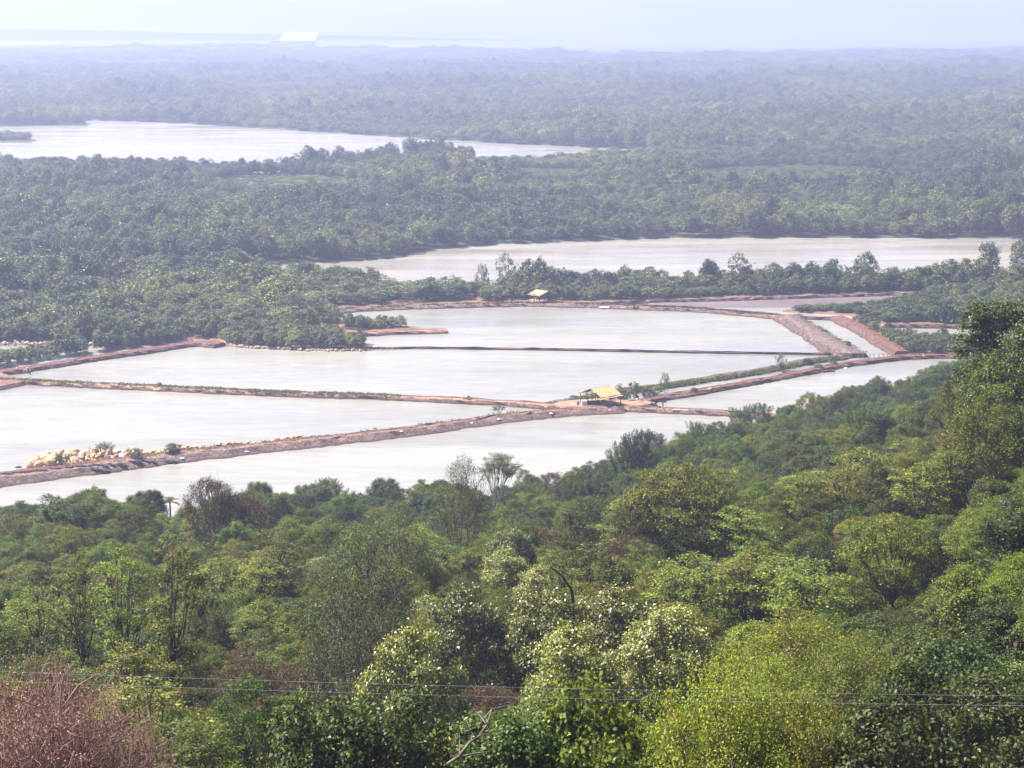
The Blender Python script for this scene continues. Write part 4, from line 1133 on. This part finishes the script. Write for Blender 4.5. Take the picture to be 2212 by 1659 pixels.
def spot(u, v):
    d = Vector(ray(u, v)).normalized()
    h = BANKS.ray_cast(Vector((0, 0, EYE)), d)
    if h[0] is not None and h[0].z > 0.05: return h[0].x, h[0].y, h[0].z
    x, y = G(u, v, 0.0)
    return x, y, 0.0


# ------------------------------------------------------------------ boulders
import bmesh
rk = []
for i in range(7):
    bm = bmesh.new(); bmesh.ops.create_icosphere(bm, subdivisions=2, radius=0.5)
    for v in bm.verts:
        d = v.co.normalized()
        f = 1 + 0.35 * mnoise.noise(d * 1.3 + Vector((i * 5.1, 0, 0))) + 0.14 * mnoise.noise(d * 3 + Vector((0, i * 2.2, 0)))
        v.co = d * 0.5 * f
        # split faces: flatten against two planes
        for pn in (Vector((0.7, 0.3, 0.6)).normalized(), Vector((-0.5, -0.7, 0.45)).normalized(), Vector((0.1, -0.9, -0.1)).normalized()):
            e = v.co.dot(pn) - 0.36
            if e > 0: v.co -= pn * e * 0.8
    me = bpy.data.meshes.new('boulder'); bm.to_mesh(me); bm.free()
    rk.append(me)
rk_y = []
for me in rk:
    a = me.copy(); a.materials.append(M['boulder']); b = me.copy(); b.materials.append(M['rock_grey']); rk_y.append((a, b))
RB = random.Random(12)


def boulder(u, v, s, z, grey, lab, grp):
    x, y = G(u, v, z)
    if z > 0.7: z = z - 0.75 + max(ground_z(x, y), 0.35)
    o = link('boulder', rk_y[RB.randrange(7)][grey])
    o.location = (x, y, z + s * 0.22)
    o.scale = (s * RB.uniform(.85, 1.35), s * RB.uniform(.8, 1.2), s * RB.uniform(.65, .95))
    o.rotation_euler = (RB.uniform(-.4, .4), RB.uniform(-.4, .4), RB.uniform(0, 6.28))
    return tag(o, lab, 'boulder', grp)


SZ = lambda s: 'large' if s > 1.35 else 'medium' if s > 0.85 else 'small'
bl = []
for i in range(185):                                   # the heap: wide at the left, thinning out to the right
    f = RB.random() ** 1.1
    u = 62 + f * 360
    wid = 30 * (1 - 0.62 * f)
    g = RB.random()
    vbase = np.interp(u, [62, 200, 300, 420], [1008, 992, 983, 974]) 
    hump = np.interp(u, [60, 90, 180, 260, 330, 420], [0.35, 0.8, 1.0, 0.95, 0.5, 0.35])
    v = vbase - g * wid * hump
    z = 0.75 + 1.1 * hump * (1 - abs(2 * g - 1)) * RB.uniform(0.2, 1)
    s = RB.uniform(0.7, 1.9) * (1 - 0.35 * f)
    bl.append((u, v - z * 1.0, s, z, 0))
for i in range(46):                                    # single file farther along the bank
    f = i / 46
    bl.append((425 + f * 230, 969.5 - f * 22 + RB.uniform(-2, 2), RB.uniform(.55, 1.1), 0.85, 0))
cn = {}
for (u, v, s, z, g) in sorted(bl):
    zone = 'in the heap on the front bank' if u < 300 else 'in the thinning tail of the heap' if u < 425 else 'single file along the front bank'
    c = cn.setdefault((SZ(s), zone), [0]); c[0] += 1
    boulder(u, v, s, z, g, '%s boulder %s, %s that size' % (SZ(s), zone, ORD(c[0])), 'yellow boulders on the front embankment')
bl = []
for i in range(40): bl.append((-8 + i * 4.3 + RB.uniform(-2, 2), 744.5 + RB.uniform(-3.5, 1), RB.uniform(.5, 1.3)))
for i in range(14): bl.append((190 + i * 5 + RB.uniform(-2, 2), 745 + RB.uniform(-3, 1.5), RB.uniform(.6, 1.5)))
cn = {}
for (u, v, s) in sorted(bl):
    c = cn.setdefault(SZ(s), [0]); c[0] += 1
    boulder(u, v, s, 0.25, 1, '%s tan rock below far left mangroves, %s that size' % (SZ(s), ORD(c[0])), 'tan rocks on the far left shore')
bl = []
for i in range(64):
    u = 470 + i * 5.1 + RB.uniform(-2, 2)
    v = np.interp(u, [470, 520, 600, 700, 800], [743, 749, 754, 758, 757.5]) + RB.uniform(-2.5, 1)
    bl.append((u, v, RB.uniform(.35, .95) * (1.3 if u < 560 else 1)))
for i in range(12): bl.append((798 + i * 5, 756.5 + RB.uniform(-1, 1), RB.uniform(.25, .5)))
cn = {}
for (u, v, s) in sorted(bl):
    c = cn.setdefault(SZ(s), [0]); c[0] += 1
    boulder(u, v, s, 0.2, 1, '%s pale rock edging mangrove point, %s that size' % (SZ(s), ORD(c[0])), 'pale rocks edging the mangrove point')

# ------------------------------------------------------------------ black plastic sheeting crumpled along the front bank
def lump(name, u, v, z, size, rz, mat, lab, cat, grp=None, seed=0, sub=2, amp=0.35):
    bm = bmesh.new(); bmesh.ops.create_icosphere(bm, subdivisions=sub + 1, radius=0.5)
    for w in bm.verts:
        d = w.co.normalized()
        f = 1 + amp * mnoise.noise(d * 2.2 + Vector((seed * 3.3, 0, 0))) + amp * 0.7 * mnoise.noise(d * 5 + Vector((0, seed * 1.7, 0)))
        w.co = Vector((d.x * f * .5 * size[0], d.y * f * .5 * size[1], max(-0.1, d.z * f * .5) * size[2]))
    me = bpy.data.meshes.new(name); bm.to_mesh(me); bm.free(); me.materials.append(mat)
    o = link(name, me)
    if name == 'sandbank': x, y = G(u, v, z)
    else: x, y, z = spot(u, v)
    o.location = (x, y, z + 0.02); o.rotation_euler = (0, 0, rz)
    return tag(o, lab, cat, grp)


pl = [(12, 1028, 2.2, .1), (38, 1025, 2.6, .15), (62, 1024, 2.2, .3), (80, 1021, 2.0, .1), (95, 1020, 1.6, -.3), (118, 1017, 2.2, .1), (150, 1014, 2.4, 0), (178, 1011.5, 2.8, .1), (205, 1009, 2.2, .3), (222, 1009, 2.2, -.6),
      (240, 1008, 2.4, -.8), (262, 1006, 2.0, -.7), (198, 1016, 2.4, -.5), (214, 1018, 2.2, -.6), (228, 1020, 1.8, -.6), (292, 1001, 2.4, .0), (312, 1000, 2.0, -.2), (330, 1002, 1.8, -.6), (362, 1001, 2.6, 0), (378, 1003, 1.2, .3)]
for i, (u, v, ln, r_) in enumerate(pl):
    lump('plastic_sheet', u, v - 4, 0, (ln * 1.15, 0.9, 0.42), r_ * 1.0, M['plastic'], 'crumpled black plastic sheet on the front bank, %s' % ORD(i + 1), 'plastic sheet', 'black plastic sheets on the front bank', i, 2, 0.8)
lump('dark_sack', 40, 1010, 1.3, (1.4, .7, .6), .2, M['plastic'], 'small black sack on the far edge of the bank at the lower left', 'sack', None, 77)
for i, (u, v, lab) in enumerate([(866, 932, 'white plastic scrap on the middle of the front bank'), (1077, 906, 'white plastic scrap below the lone bush on the front bank'), (1019, 914, 'tiny white scrap left of the lone bush'),
                                 (1190, 893, 'white plastic scrap on the bank left of the shelter'), (393, 990, 'pale green plastic scrap right of the black sheets'), (533, 976, 'pale scrap on the front bank left of centre'),
                                 (1375, 862, 'white sack at the ditch right of the shelter'), (1533, 840, 'white sack on the long red bank'), (1995, 767, 'white sack on the bank at the right pond corner'),
                                 (1827, 795, 'white sheet on the red bank below the fence posts'), (1236, 874, 'white sacks heaped left of the shelter')]):
    lump('white_sack', u, v, 1.0, (1.0 if i not in (2, 8) else .6, .6, .3), i * .7, M['white_cloth'], lab, 'sack', 'white sacks and scraps on the banks', 100 + i)
lump('white_sheet', 1308, 664.5, 0.9, (4.0, 1.4, .7), 0.05, M['white_cloth'], 'long white sheet lying on the far bank', 'sheet', None, 130)

# ------------------------------------------------------------------ shrubs that stand alone on the banks
def bank_shrub(k, v, u, vb, h, R, z, lab):
    x, y = G(u, vb, z); z = ground_z(x, y)
    kk = K[k][v]
    t = kk.place('bank_shrub', x, y, z - 0.1, R / kk.R, h / kk.H, u * 0.37)
    tag(t, lab, 'shrub', 'shrubs growing on the pond banks')


for a in [('mshrub', 1, 130, 993, 2.2, 1.9, 1.0, 'dark round shrub at the left of the boulder heap'), ('thin', 0, 222, 988, 3.9, 3.4, 1.0, 'wide thin-branched thorn tree above the boulder heap'),
          ('mshrub', 0, 190, 990, 1.0, .8, 1.5, 'little green sprig left of the thorn tree'), ('mshrub', 1, 295, 993, 2.1, 1.4, 1.0, 'dark shrub beside the right part of the boulder heap'), ('thin', 0, 275, 979, 1.6, 1.2, 1.0, 'small sprawling shrub behind the dark one in the heap'),
          ('mshrub', 1, 372, 981, 2.0, 1.9, 1.0, 'flat-topped dark shrub at the tail of the boulders'), ('thin', 0, 1078, 895, 2.6, 2.1, 0.8, 'lone feathery bush over the water left of the shelter'),
          ('mshrub', 0, 1370, 856, 4.0, 1.9, 0.8, 'pale leaning shrub on the grassy bank right of the shelter roof'), ('pointed', 0, 1338, 852, 3.2, 1.3, 0.8, 'ragged shrub just above the shelter roof'),
          ('pointed', 0, 1436, 842, 4.6, 1.4, 0.8, 'tallest ragged shrub on the grassy bank'), ('mshrub', 1, 1400, 850, 2.2, 2.0, 0.8, 'low shrub between the pale one and the ragged one'), ('mshrub', 0, 1418, 846, 2.2, 1.8, 0.8, 'low shrub left of the tallest ragged one'),
          ('mshrub', 1, 1345, 858, 1.9, 1.6, 0.8, 'dark shrub behind the right corner of the shelter'), ('pointed', 0, 1686, 795, 3.8, 1.5, 0.6, 'dark shrub leaning over the ditch'), ('mshrub', 1, 1744, 783, 1.1, 1.5, 0.6, 'low dark shrub near the end of the grassy bank'),
          ('mshrub', 1, 1318, 856, 1.4, 1.2, 0.8, 'small bush touching the shelter ridge'), ('mshrub', 1, 1185, 882, 1.0, .9, 0.8, 'small dark bush left of the shelter yard'), ('mshrub', 1, 1238, 748 + 110, .9, 1.0, 0.8, 'low bush on the grassy bank left of the shelter'),
          ('mshrub', 1, 1768, 794, .9, 1.4, .8, 'small bush on the red bank near the fence posts'), ('mshrub', 1, 1800, 786, .9, 1.2, .8, 'small dark bush in the water below the fence posts'), ('mshrub', 1, 1832, 751, 1.2, .8, .8, 'tiny bush on the channel side of the mauve bank'),
          ('mshrub', 0, 1012, 862, .9, .6, .9, 'tiny sprig on the grassy red bank'), ('mshrub', 1, 1500, 845, .9, .9, .8, 'tiny bush at the ditch edge of the long red bank'), ('mshrub', 1, 345, 833, .9, .7, .9, 'tiny green bush on the grassy red bank at left')]:
    bank_shrub(*a)


# grass: on the crest and the near flank of the grown banks
def bank_grass(d, lo, hi, n, off, h, label, z=0.8, seed=0):
    pts, nor, tw = d
    rg = np.random.RandomState(seed)
    i = rg.randint(int(lo * len(pts)), max(int(lo * len(pts)) + 1, int(hi * len(pts)) - 1), n)
    dens = np.array([mnoise.noise(Vector((pts[q][0] * 0.15, pts[q][1] * 0.15, seed))) for q in i])
    i = i[dens > rg.uniform(-0.6, 0.25, len(i))]; n = len(i)
    o_ = rg.uniform(off[0], off[1], n)
    c = pts[i] + nor[i] * o_[:, None] + rg.normal(size=(n, 2)) * 0.4
    zz = np.where(o_ > tw[i] * .5, z - (o_ - tw[i] * .5) * 0.55, z)
    C3 = np.concatenate([c, zz[:, None]], 1)
    V = []
    for q in range(7):
        a = rg.uniform(0, 6.28, n); w = 0.10; hh = h * rg.uniform(.5, 1.3, n)
        b = C3 + rg.normal(size=(n, 3)) * [0.28, 0.28, 0.03]
        sd_ = np.stack([np.cos(a), np.sin(a), 0 * a], 1) * w
        tp = b + np.stack([rg.normal(size=n) * .18, rg.normal(size=n) * .18, hh], 1)
        V.append(np.stack([b - sd_, b + sd_, tp + sd_ * .4, tp - sd_ * .4], 1).reshape(-1, 3))
    tag(link('grass', quads_mesh('grass', np.concatenate(V), L['grass'])), label, kind='stuff')


bank_grass(d9, 0.0, 0.98, 2600, (0.7, 2.1), 0.4, 'green grass and weeds on the bank along the ditch', .75, 1)
bank_grass(d2, 0.03, 0.75, 1300, (-0.2, 1.3), 0.35, 'weeds along the red bank between the left ponds', .95, 2)
bank_grass(d1, 0.2, 0.9, 300, (-2.0, 1.0), 0.3, 'sparse dry grass on the front bank', 1.3, 3)
bank_grass(d5, 0.0, 1.0, 900, (-1.8, 0.3), 0.35, 'thin grass on the far red bank', .95, 4)
bank_grass(d6, 0.0, 1.0, 250, (-4.0, -2.0), 0.4, 'tufts on the channel edge of the wide mauve bank', 1.1, 5)


# ------------------------------------------------------------------ shelters
def shelter(name, cx, cy, cz, ang, Lr, Wd, hr, he, roofmat, roof2, label, nposts=4):
    t = empty(name, (cx, cy, cz), ang)      # local x = ridge direction, local y = across
    tag(t, label, 'shelter')
    ov = 0.45
    x0, x1 = -Lr / 2 - ov, Lr / 2 + ov
    for sgn, mt in ((-1, roofmat), (1, roof2)):
        # corrugated sheet: ribs running down the slope
        V, Fq = [], []
        nxx = 44; nyy = 5
        rg = np.random.RandomState(3 + sgn)
        for i in range(nxx + 1):
            for j in range(nyy + 1):
                f = j / nyy
                x = x0 + (x1 - x0) * i / nxx
                y = sgn * (Wd / 2 + 0.5) * f
                z = hr + (he - 0.35 - hr) * f + 0.035 * (1 if i % 2 else -1) + 0.06 * math.sin(x * 1.7 + j) * f
                V.append((x, y, z))
        for i in range(nxx):
            for j in range(nyy):
                a = i * (nyy + 1) + j
                Fq.append([a, a + 1, a + nyy + 2, a + nyy + 1])
        V2 = [(x, y, z - 0.05) for x, y, z in V]; n = len(V)
        Fq2 = [[a + n for a in f[::-1]] for f in Fq]
        link('roof_slope', mesh_np('roof_slope', V + V2, Fq + Fq2, [mt]), t)
    g = Geo(); g.tube([(x0, 0, hr - .06), (x1, 0, hr - .06)], [.09, .09], 6, True); g.build('ridge_beam', M['wood'], t)
    xs = np.linspace(-Lr / 2, Lr / 2, nposts)
    for y in (-Wd / 2, Wd / 2):
        g = Geo(); g.tube([(x0, y, he - .12), (x1, y, he - .12)], [.08, .08], 6, True); g.build('eave_beam', M['wood'], t)
    for i, x in enumerate(xs):
        for y in (-Wd / 2, Wd / 2):
            g = Geo(); g.tube([(x, y, -.4), (x + .04, y, he * .5), (x, y, he - .1)], [.11, .09, .09], 6); g.build('post', M['wood'], t)
        for y in (-Wd / 6, Wd / 6):
            if i in (0, nposts - 1):
                g = Geo(); g.tube([(x, y, -.4), (x - .05, y, hr * .5), (x, y, hr - (hr - he) * .33 - .1)], [.10, .08, .08], 6); g.build('post', M['wood'], t)
        g = Geo(); g.tube([(x, -Wd / 2 - .3, he - .3), (x, 0, hr - .15), (x, Wd / 2 + .3, he - .3)], [.06, .06, .06], 5); g.tube([(x, -Wd / 2, he - .1), (x, Wd / 2, he - .1)], [.06, .06], 5)
        g.build('rafter', M['wood'], t)
    return t


hx0, hy0 = G(1297, 872, 0.95)
phi = rad(40)
shelter('open_shelter', hx0, hy0, 0.95, phi, 5.6, 8.0, 4.1, 2.6, M['thatch'], M['thatch'], 'open-sided shelter with a bright yellow gable roof where the banks meet')
fx0, fy0 = G(1171, 651, 0.9)
g0 = shelter('open_shelter', fx0, fy0, 0.9, rad(-45), 4.6, 7.4, 3.7, 2.75, M['tin'], M['tin'], 'small shelter with a white roof on the far bank under the mangroves', 3)
land('shelter_ground', [(1130, 656), (1150, 650), (1200, 649), (1215, 656), (1160, 658.5)], 0.85, M['yard'], 'strip of bare soil under the white-roofed shelter', 2, .4, .8, 12)

# things in and around the near shelter
def box_thing(name, u, v, z, size, rz, mat, lab, cat):
    x, y = G(u, v, z); z = ground_z(x, y)
    t = empty(name, (x, y, z), rz); tag(t, lab, cat)
    w, d, h = size
    g = Geo(); g.box((0, 0, h / 2), (w, d, h)); g.build('body', mat, t)
    g = Geo()
    for sx in (-1, 1):
        for sy in (-1, 1): g.box((sx * w / 2, sy * d / 2, h / 2), (.06, .06, h + .02))
    g.build('corner_batten', M['wood'], t)
    g = Geo(); g.box((0, 0, h + .03), (w + .08, d + .08, .06)); g.build('lid', mat, t)


box_thing('wooden_crate', 1262, 875, 0.95, (1.15, .9, 1.0), .2, M['wood_pale'], 'pale square crate in front of the shelter', 'crate')


def canoe(name, u, v, z, ln, w, h, rz, mat, lab):
    x, y = G(u, v, z); z = ground_z(x, y)
    t = empty(name, (x, y, z), rz); tag(t, lab, 'boat')
    V, Fq = [], []
    n, k = 15, 9
    for lay in (0, 1):
        for i in range(n):
            s = i / (n - 1) * 2 - 1
            ww = w / 2 * (1 - abs(s) ** 2.6) + .02; sheer = h + .25 * h * s * s
            for j in range(k):
                a = math.pi * j / (k - 1)
                yy = -math.cos(a) * ww * (1 - .08 * lay); zz = sheer - (sheer - .04 - .22 * h * abs(s) ** 3) * math.sin(a) * (1 - .12 * lay)
                V.append((s * ln / 2, yy, zz))
    for lay in (0, 1):
        for i in range(n - 1):
            for j in range(k - 1):
                a = lay * n * k + i * k + j
                f = [a, a + 1, a + k + 1, a + k]
                Fq.append(f if lay else f[::-1])
    for i in range(n - 1):
        for j in (0, k - 1):
            Fq.append([i * k + j, (i + 1) * k + j, n * k + (i + 1) * k + j, n * k + i * k + j])
    link('hull', mesh_np('hull', V, Fq, [mat]), t)
    for s in (-.4, .35):
        g = Geo(); g.box((s * ln * .5 * 1.2, 0, h * .8), (.25, w * .85, .04)); g.build('thwart', M['wood'], t)


canoe('canoe', 1280, 874, 0.95, 3.4, 1.2, .85, .15, M['boat'], 'dark canoe standing under the shelter roof')
canoe('canoe', 1334, 880, 0.95, 2.6, .8, .45, -.3, M['boat'], 'dark canoe beside the right corner of the shelter')
canoe('canoe', 1425, 868.5, 0.0, 3.4, .6, .3, -.25, M['wood'], 'slim dark boat in the water right of the shelter')
x, y = G(1248.5, 874.5, .95)
t = empty('barrel', (x, y, .95)); tag(t, 'bluish barrel beside the pale crate', 'barrel')
g = Geo(); g.tube([(0, 0, 0), (0, 0, .3), (0, 0, .6), (0, 0, .88)], [.28, .31, .31, .28], 14, True); g.build('body', M['blue'], t, False)
g = Geo(); g.tube([(0, 0, .28), (0, 0, .33)], [.33, .33], 14, True); g.tube([(0, 0, .58), (0, 0, .63)], [.33, .33], 14, True); g.build('hoop', M['wire'], t)


def plank(name, u, v, z, size, rz, mat, lab, cat='plank'):
    x, y, z = spot(u, v)
    g = Geo(); g.box((0, 0, size[2] / 2), size)
    g.box((size[0] * .05, size[1] * .9, size[2] * .4), (size[0] * .92, size[1] * .8, size[2] * .9), .03)
    o = g.build(name, mat); o.location = (x, y, ground_z(x, y) + 0.03); o.rotation_euler = (0, 0, rz)
    tag(o, lab, cat)


plank('planks', 1470, 886.5, 1.12, (3.8, .35, .1), -.1, M['wood_pale'], 'pair of pale planks on the short red bank')
plank('planks', 1330, 665.5, 1.05, (2.0, .3, .08), -.05, M['wood_pale'], 'pale boards on the far bank beside the white sheet')


def post(u, vb, z, h, r_, lab, lean=(0, 0), cat='post', mat=None, cap=False):
    x, y = G(u, vb, z); z = ground_z(x, y)
    g = Geo(); g.tube([(0, 0, -.6), (lean[0] * .5, lean[1] * .5, h * .5), (lean[0], lean[1], h)], [r_, r_ * .95, r_ * .85], 7, True)
    if cap: g.tube([(lean[0], lean[1], h), (lean[0], lean[1], h + .14)], [r_ * 1.9, r_ * 1.7], 7, True)
    o = g.build('wooden_post', mat or M['wood'], None, False); o.location = (x, y, z)
    tag(o, lab, cat)


post(1408, 878, 0.2, 1.3, .14, 'left wooden mooring post in the water right of the shelter', cap=True)
post(1432, 880, 0.2, 1.3, .14, 'right wooden mooring post in the water right of the shelter', cap=True)
post(1425, 882, 0.9, .55, .22, 'short reddish stump between the two mooring posts', mat=M['dike_red'])
post(1419, 858, 0.3, 1.3, .12, 'lone stake at the ditch edge below the tallest ragged shrub')
post(1376, 860, 0.4, 1.9, .12, 'leaning trunk-like stake by the white sack', (-.55, 0))
post(1370, 663.5, 0.8, .9, .28, 'left dark stump on the narrow far bank')
post(1377, 663.8, 0.8, .8, .28, 'right dark stump on the narrow far bank')

# fence of posts with a rail across the channel mouth
x0, y0 = G(1836, 773, 0); x1, y1 = G(1934, 776, 0)
t = empty('post_fence', (x0, y0, 0)); tag(t, 'row of thin posts with a rail across the channel mouth', 'fence')
for i, f in enumerate([0.04, 0.18, 0.29, 0.44, 0.53, 0.64, 0.73, 0.83, 0.93]):
    g = Geo(); g.tube([(f * (x1 - x0), f * (y1 - y0), -.8), (f * (x1 - x0), f * (y1 - y0), 1.35 - .05 * (i % 3))], [.10, .09], 6, True); g.build('post', M['twig'], t)
for (a, b) in ((0.18, 0.29), (0.44, 0.53), (0.64, 0.93)):
    g = Geo(); g.tube([(a * (x1 - x0), a * (y1 - y0), 1.3), (b * (x1 - x0), b * (y1 - y0), 1.28)], [.05, .05], 5, True); g.build('rail', M['twig'], t)

# sluice at the left red bank
x, y = G(52, 803, 0.3)
t = empty('sluice_gate', (x, y, 0.3), .25); tag(t, 'low grey stone sluice beside the person on the left red bank', 'sluice')
g = Geo(); g.box((-.6, 0, .25), (3.2, 1.0, .9)); g.build('wall', M['rock_grey'], t)
for sx in (-1.9, .8):
    g = Geo(); g.box((sx, -.1, .45), (.25, 1.3, 1.3)); g.build('side_wall', M['rock_grey'], t)


# ------------------------------------------------------------------ people
def person(u, v, z, top, legs, rz, label, armf=0.3, h=1.7):
    x, y = G(u, v, z); z = ground_z(x, y)
    t = empty('person', (x, y, z), rz); tag(t, label, 'person')
    s = h / 1.7

    def skinned(name, vs, es, rs, mat, root=0):
        me = bpy.data.meshes.new(name); me.from_pydata([tuple(c * s for c in p) for p in vs], es, []); me.materials.append(mat)
        o = link(name, me, t)
        md = o.modifiers.new('skin', 'SKIN'); me.skin_vertices[0].data[root].use_root = True
        for q, r_ in enumerate(rs):
            r_ = r_ if hasattr(r_, '__len__') else (r_, r_)
            me.skin_vertices[0].data[q].radius = (r_[0] * s, r_[1] * s)
        o.modifiers.new('sub', 'SUBSURF').levels = 1
        o.modifiers['sub'].render_levels = 1
        return o
    vs = [(0, 0, .92), (0, 0, 1.15), (0, .01, 1.38), (0, 0, 1.48), (0, -.02, 1.58), (0, -.02, 1.67)]
    rs = [(.13, .1), (.12, .09), (.15, .1), .05, (.078, .09), (.06, .07)]
    es = [(i, i + 1) for i in range(5)]
    for sx in (-1, 1):
        b = len(vs)
        vs += [(sx * .1, 0, .86), (sx * .11, -.02, .48), (sx * .12, .02, .08), (sx * .13, -.14, .04)]; rs += [.085, .06, .04, .035]
        es += [(0, b), (b, b + 1), (b + 1, b + 2), (b + 2, b + 3)]
        b = len(vs)
        vs += [(sx * .2, 0, 1.4), (sx * .27, .02, 1.13), (sx * .26, -armf * .4, .95), (sx * .25, -armf * .6, .85)]; rs += [.055, .04, .032, .03]
        es += [(2, b), (b, b + 1), (b + 1, b + 2), (b + 2, b + 3)]
    skinned('body', vs, es, rs, M['skin'])
    vs = [(0, 0, .88), (0, 0, 1.15), (0, .01, 1.4), (-.2, 0, 1.41), (-.26, .02, 1.2), (.2, 0, 1.41), (.26, .02, 1.2)]
    skinned('shirt', vs, [(0, 1), (1, 2), (2, 3), (3, 4), (2, 5), (5, 6)], [(.155, .12), (.15, .115), (.16, .115), .07, .06, .07, .06], top)
    vs = [(0, 0, .9), (-.1, 0, .82), (-.11, -.02, .48), (-.12, .02, .12), (.1, 0, .82), (.11, -.02, .48), (.12, .02, .12)]
    skinned('trousers', vs, [(0, 1), (1, 2), (2, 3), (0, 4), (4, 5), (5, 6)], [(.15, .115), .1, .078, .062, .1, .078, .062], legs)
    bm = bmesh.new(); bmesh.ops.create_icosphere(bm, subdivisions=2, radius=.105 * s)
    for w in bm.verts:
        w.co.z = max(w.co.z, -.02 - (.05 if w.co.y > 0 else 0)); w.co += Vector((0, .015, 1.635 * s))
    me = bpy.data.meshes.new('hair'); bm.to_mesh(me); bm.free(); me.materials.append(M['hair']); link('hair', me, t)


person(1303, 877.5, 0.95, M['red_cloth'], M['dark_cloth'], 0.4, 'person in dark red standing under the yellow-roofed shelter', h=1.75)
person(1319.5, 879.5, 0.95, M['blue_cloth'], M['blue_cloth'], -0.5, 'person in blue standing at the front of the shelter', .6)
person(65, 802.5, 0.9, M['white_cloth'], M['dark_cloth'], 1.2, 'person in a pale shirt and dark trousers on the left red bank', .2)

# ------------------------------------------------------------------ far buildings
x, y = G(640, 97.5, 0)
t = empty('warehouse', (x, y, .5), 0.05); tag(t, 'big white-roofed warehouse on the hazy plain', 'building')
g = Geo(); g.box((0, 60, 5), (105, 110, 10)); g.build('wall', M['concrete'], t)
g = Geo(); g.add([(-55, 0, 12), (55, 0, 12), (62, 118, 38), (-40, 118, 38), (-55, 0, 10.5), (55, 0, 10.5), (62, 118, 36.5), (-40, 118, 36.5)], [[0, 1, 2, 3], [7, 6, 5, 4], [0, 4, 5, 1], [1, 5, 6, 2], [2, 6, 7, 3], [3, 7, 4, 0]]); g.build('roof', M['concrete'], t)
for i, (u, v, w, lab) in enumerate([(605, 100, 42, 'long low white shed left in front of the warehouse'), (665, 100, 14, 'short white shed right in front of the warehouse'), (297, 104, 12, 'small white building far left of the warehouse')]):
    x, y = G(u, v, 0)
    t = empty('white_shed', (x, y, .5), 0.0); tag(t, lab, 'building', 'far white buildings')
    k = y / FPX
    g = Geo(); g.box((0, 0, 7), (w * k, 30, 14)); g.build('wall', M['concrete'], t)
    g = Geo(); g.box((0, 0, 14.8), (w * k + 3, 33, 1.5)); g.build('roof', M['concrete'], t)

# pale salt flats and sandbars seen through the far trees
for i, (pts_, lab) in enumerate([([(-200, 103.5), (-200, 102.5), (60, 102.6), (150, 104.0), (40, 104.2)], 'pale salt flat strip at the far left'), ([(250, 108.5), (255, 107.6), (310, 108.6), (372, 111), (380, 112.4), (300, 110.8)], 'pale salt flat strip left of the warehouse')]):
    o, _ = land('salt_flat', pts_, 11.0, M['sand'], lab, 60, 4, 4, 20 + i)
for i, (u, v, w, h) in enumerate([(1150, 158, 22, 12), (1180, 158.5, 18, 12), (1205, 159, 10, 12), (1268, 160.5, 14, 12)]):
    x, y = G(u, v, 0); k = y / FPX
    g = Geo(); g.box((0, 0, 8), (w * k, 14, 16)); g.box((0, 0, 16.4), (w * k + 1.5, 16, 1)); o = g.build('far_shed', M['concrete']); o.location = (x, y, .5)
    tag(o, 'tiny white shed in the hazy forest, %s of four' % ORD(i + 1), 'building', 'tiny white sheds in the hazy forest')
RS = random.Random(4)
for i, (u, w) in enumerate([(1893, 7), (1912, 7), (1934, 9), (1952, 12), (1990, 10), (2045, 9), (2090, 14), (2140, 10), (2180, 12), (2205, 14)]):
    x, y = G(u, 262, 0); k = y / FPX
    lump('sandbank', u, 262 + RS.uniform(-1, 1), 0.5, (w * k * 1.2, 12, 16), 0, M['sand'], 'pale sand mound showing through the far trees, %s of ten' % ORD(i + 1), 'sand mound', 'pale sand mounds in the far forest', 200 + i, 1, .25)

# ------------------------------------------------------------------ power cables and their poles
A, B = np.array(at_y(-700, 1424, 40)), np.array(at_y(2900, 1512, 40))
for nm, dv, lab in (('power_cable', 0, 'upper thin grey power cable crossing the near slope'), ('power_cable', 21, 'lower thin grey power cable crossing the near slope')):
    a = np.array(at_y(-700, 1421 + dv, 40)); b = np.array(at_y(2900, 1507 + dv, 40))
    P = [a + (b - a) * s - np.array([0, 0, 0.22 * 4 * s * (1 - s)]) for s in np.linspace(0, 1, 40)]
    g = Geo(); g.tube(P, [0.003] * 40, 6); tag(g.build(nm, M['wire']), lab, 'cable', 'power cables over the near slope')
for p, lab in ((A, 'wooden utility pole carrying the cables at the left'), (B, 'wooden utility pole carrying the cables at the right')):
    zb = hz(p[0], p[1])
    t = empty('utility_pole', (p[0], p[1], zb)); tag(t, lab, 'utility pole', 'utility poles')
    g = Geo(); g.tube([(0, .12, -.8), (0, .12, p[2] - zb + .9)], [.14, .10], 10, True); g.build('pole', M['wood'], t)
    g = Geo(); g.box((0, 0, p[2] - zb + .3), (.12, 1.4, .12)); g.build('crossarm', M['wood'], t)

# ------------------------------------------------------------------ the hazy air
g = Geo(); g.box((1000, 5500, 248), (26000, 21500, 505))
m, nt, out = new_mat('haze')
pv = N(nt, 'ShaderNodeVolumePrincipled')
pv.inputs['Color'].default_value = (*HAZE_COLOR, 1)
pv.inputs['Density'].default_value = HAZE_DENSITY
pv.inputs['Anisotropy'].default_value = 0.35
nt.links.new(pv.outputs[0], out.inputs['Volume'])
tag(g.build('haze', m), 'pale blue haze filling the air over the whole valley', kind='stuff')
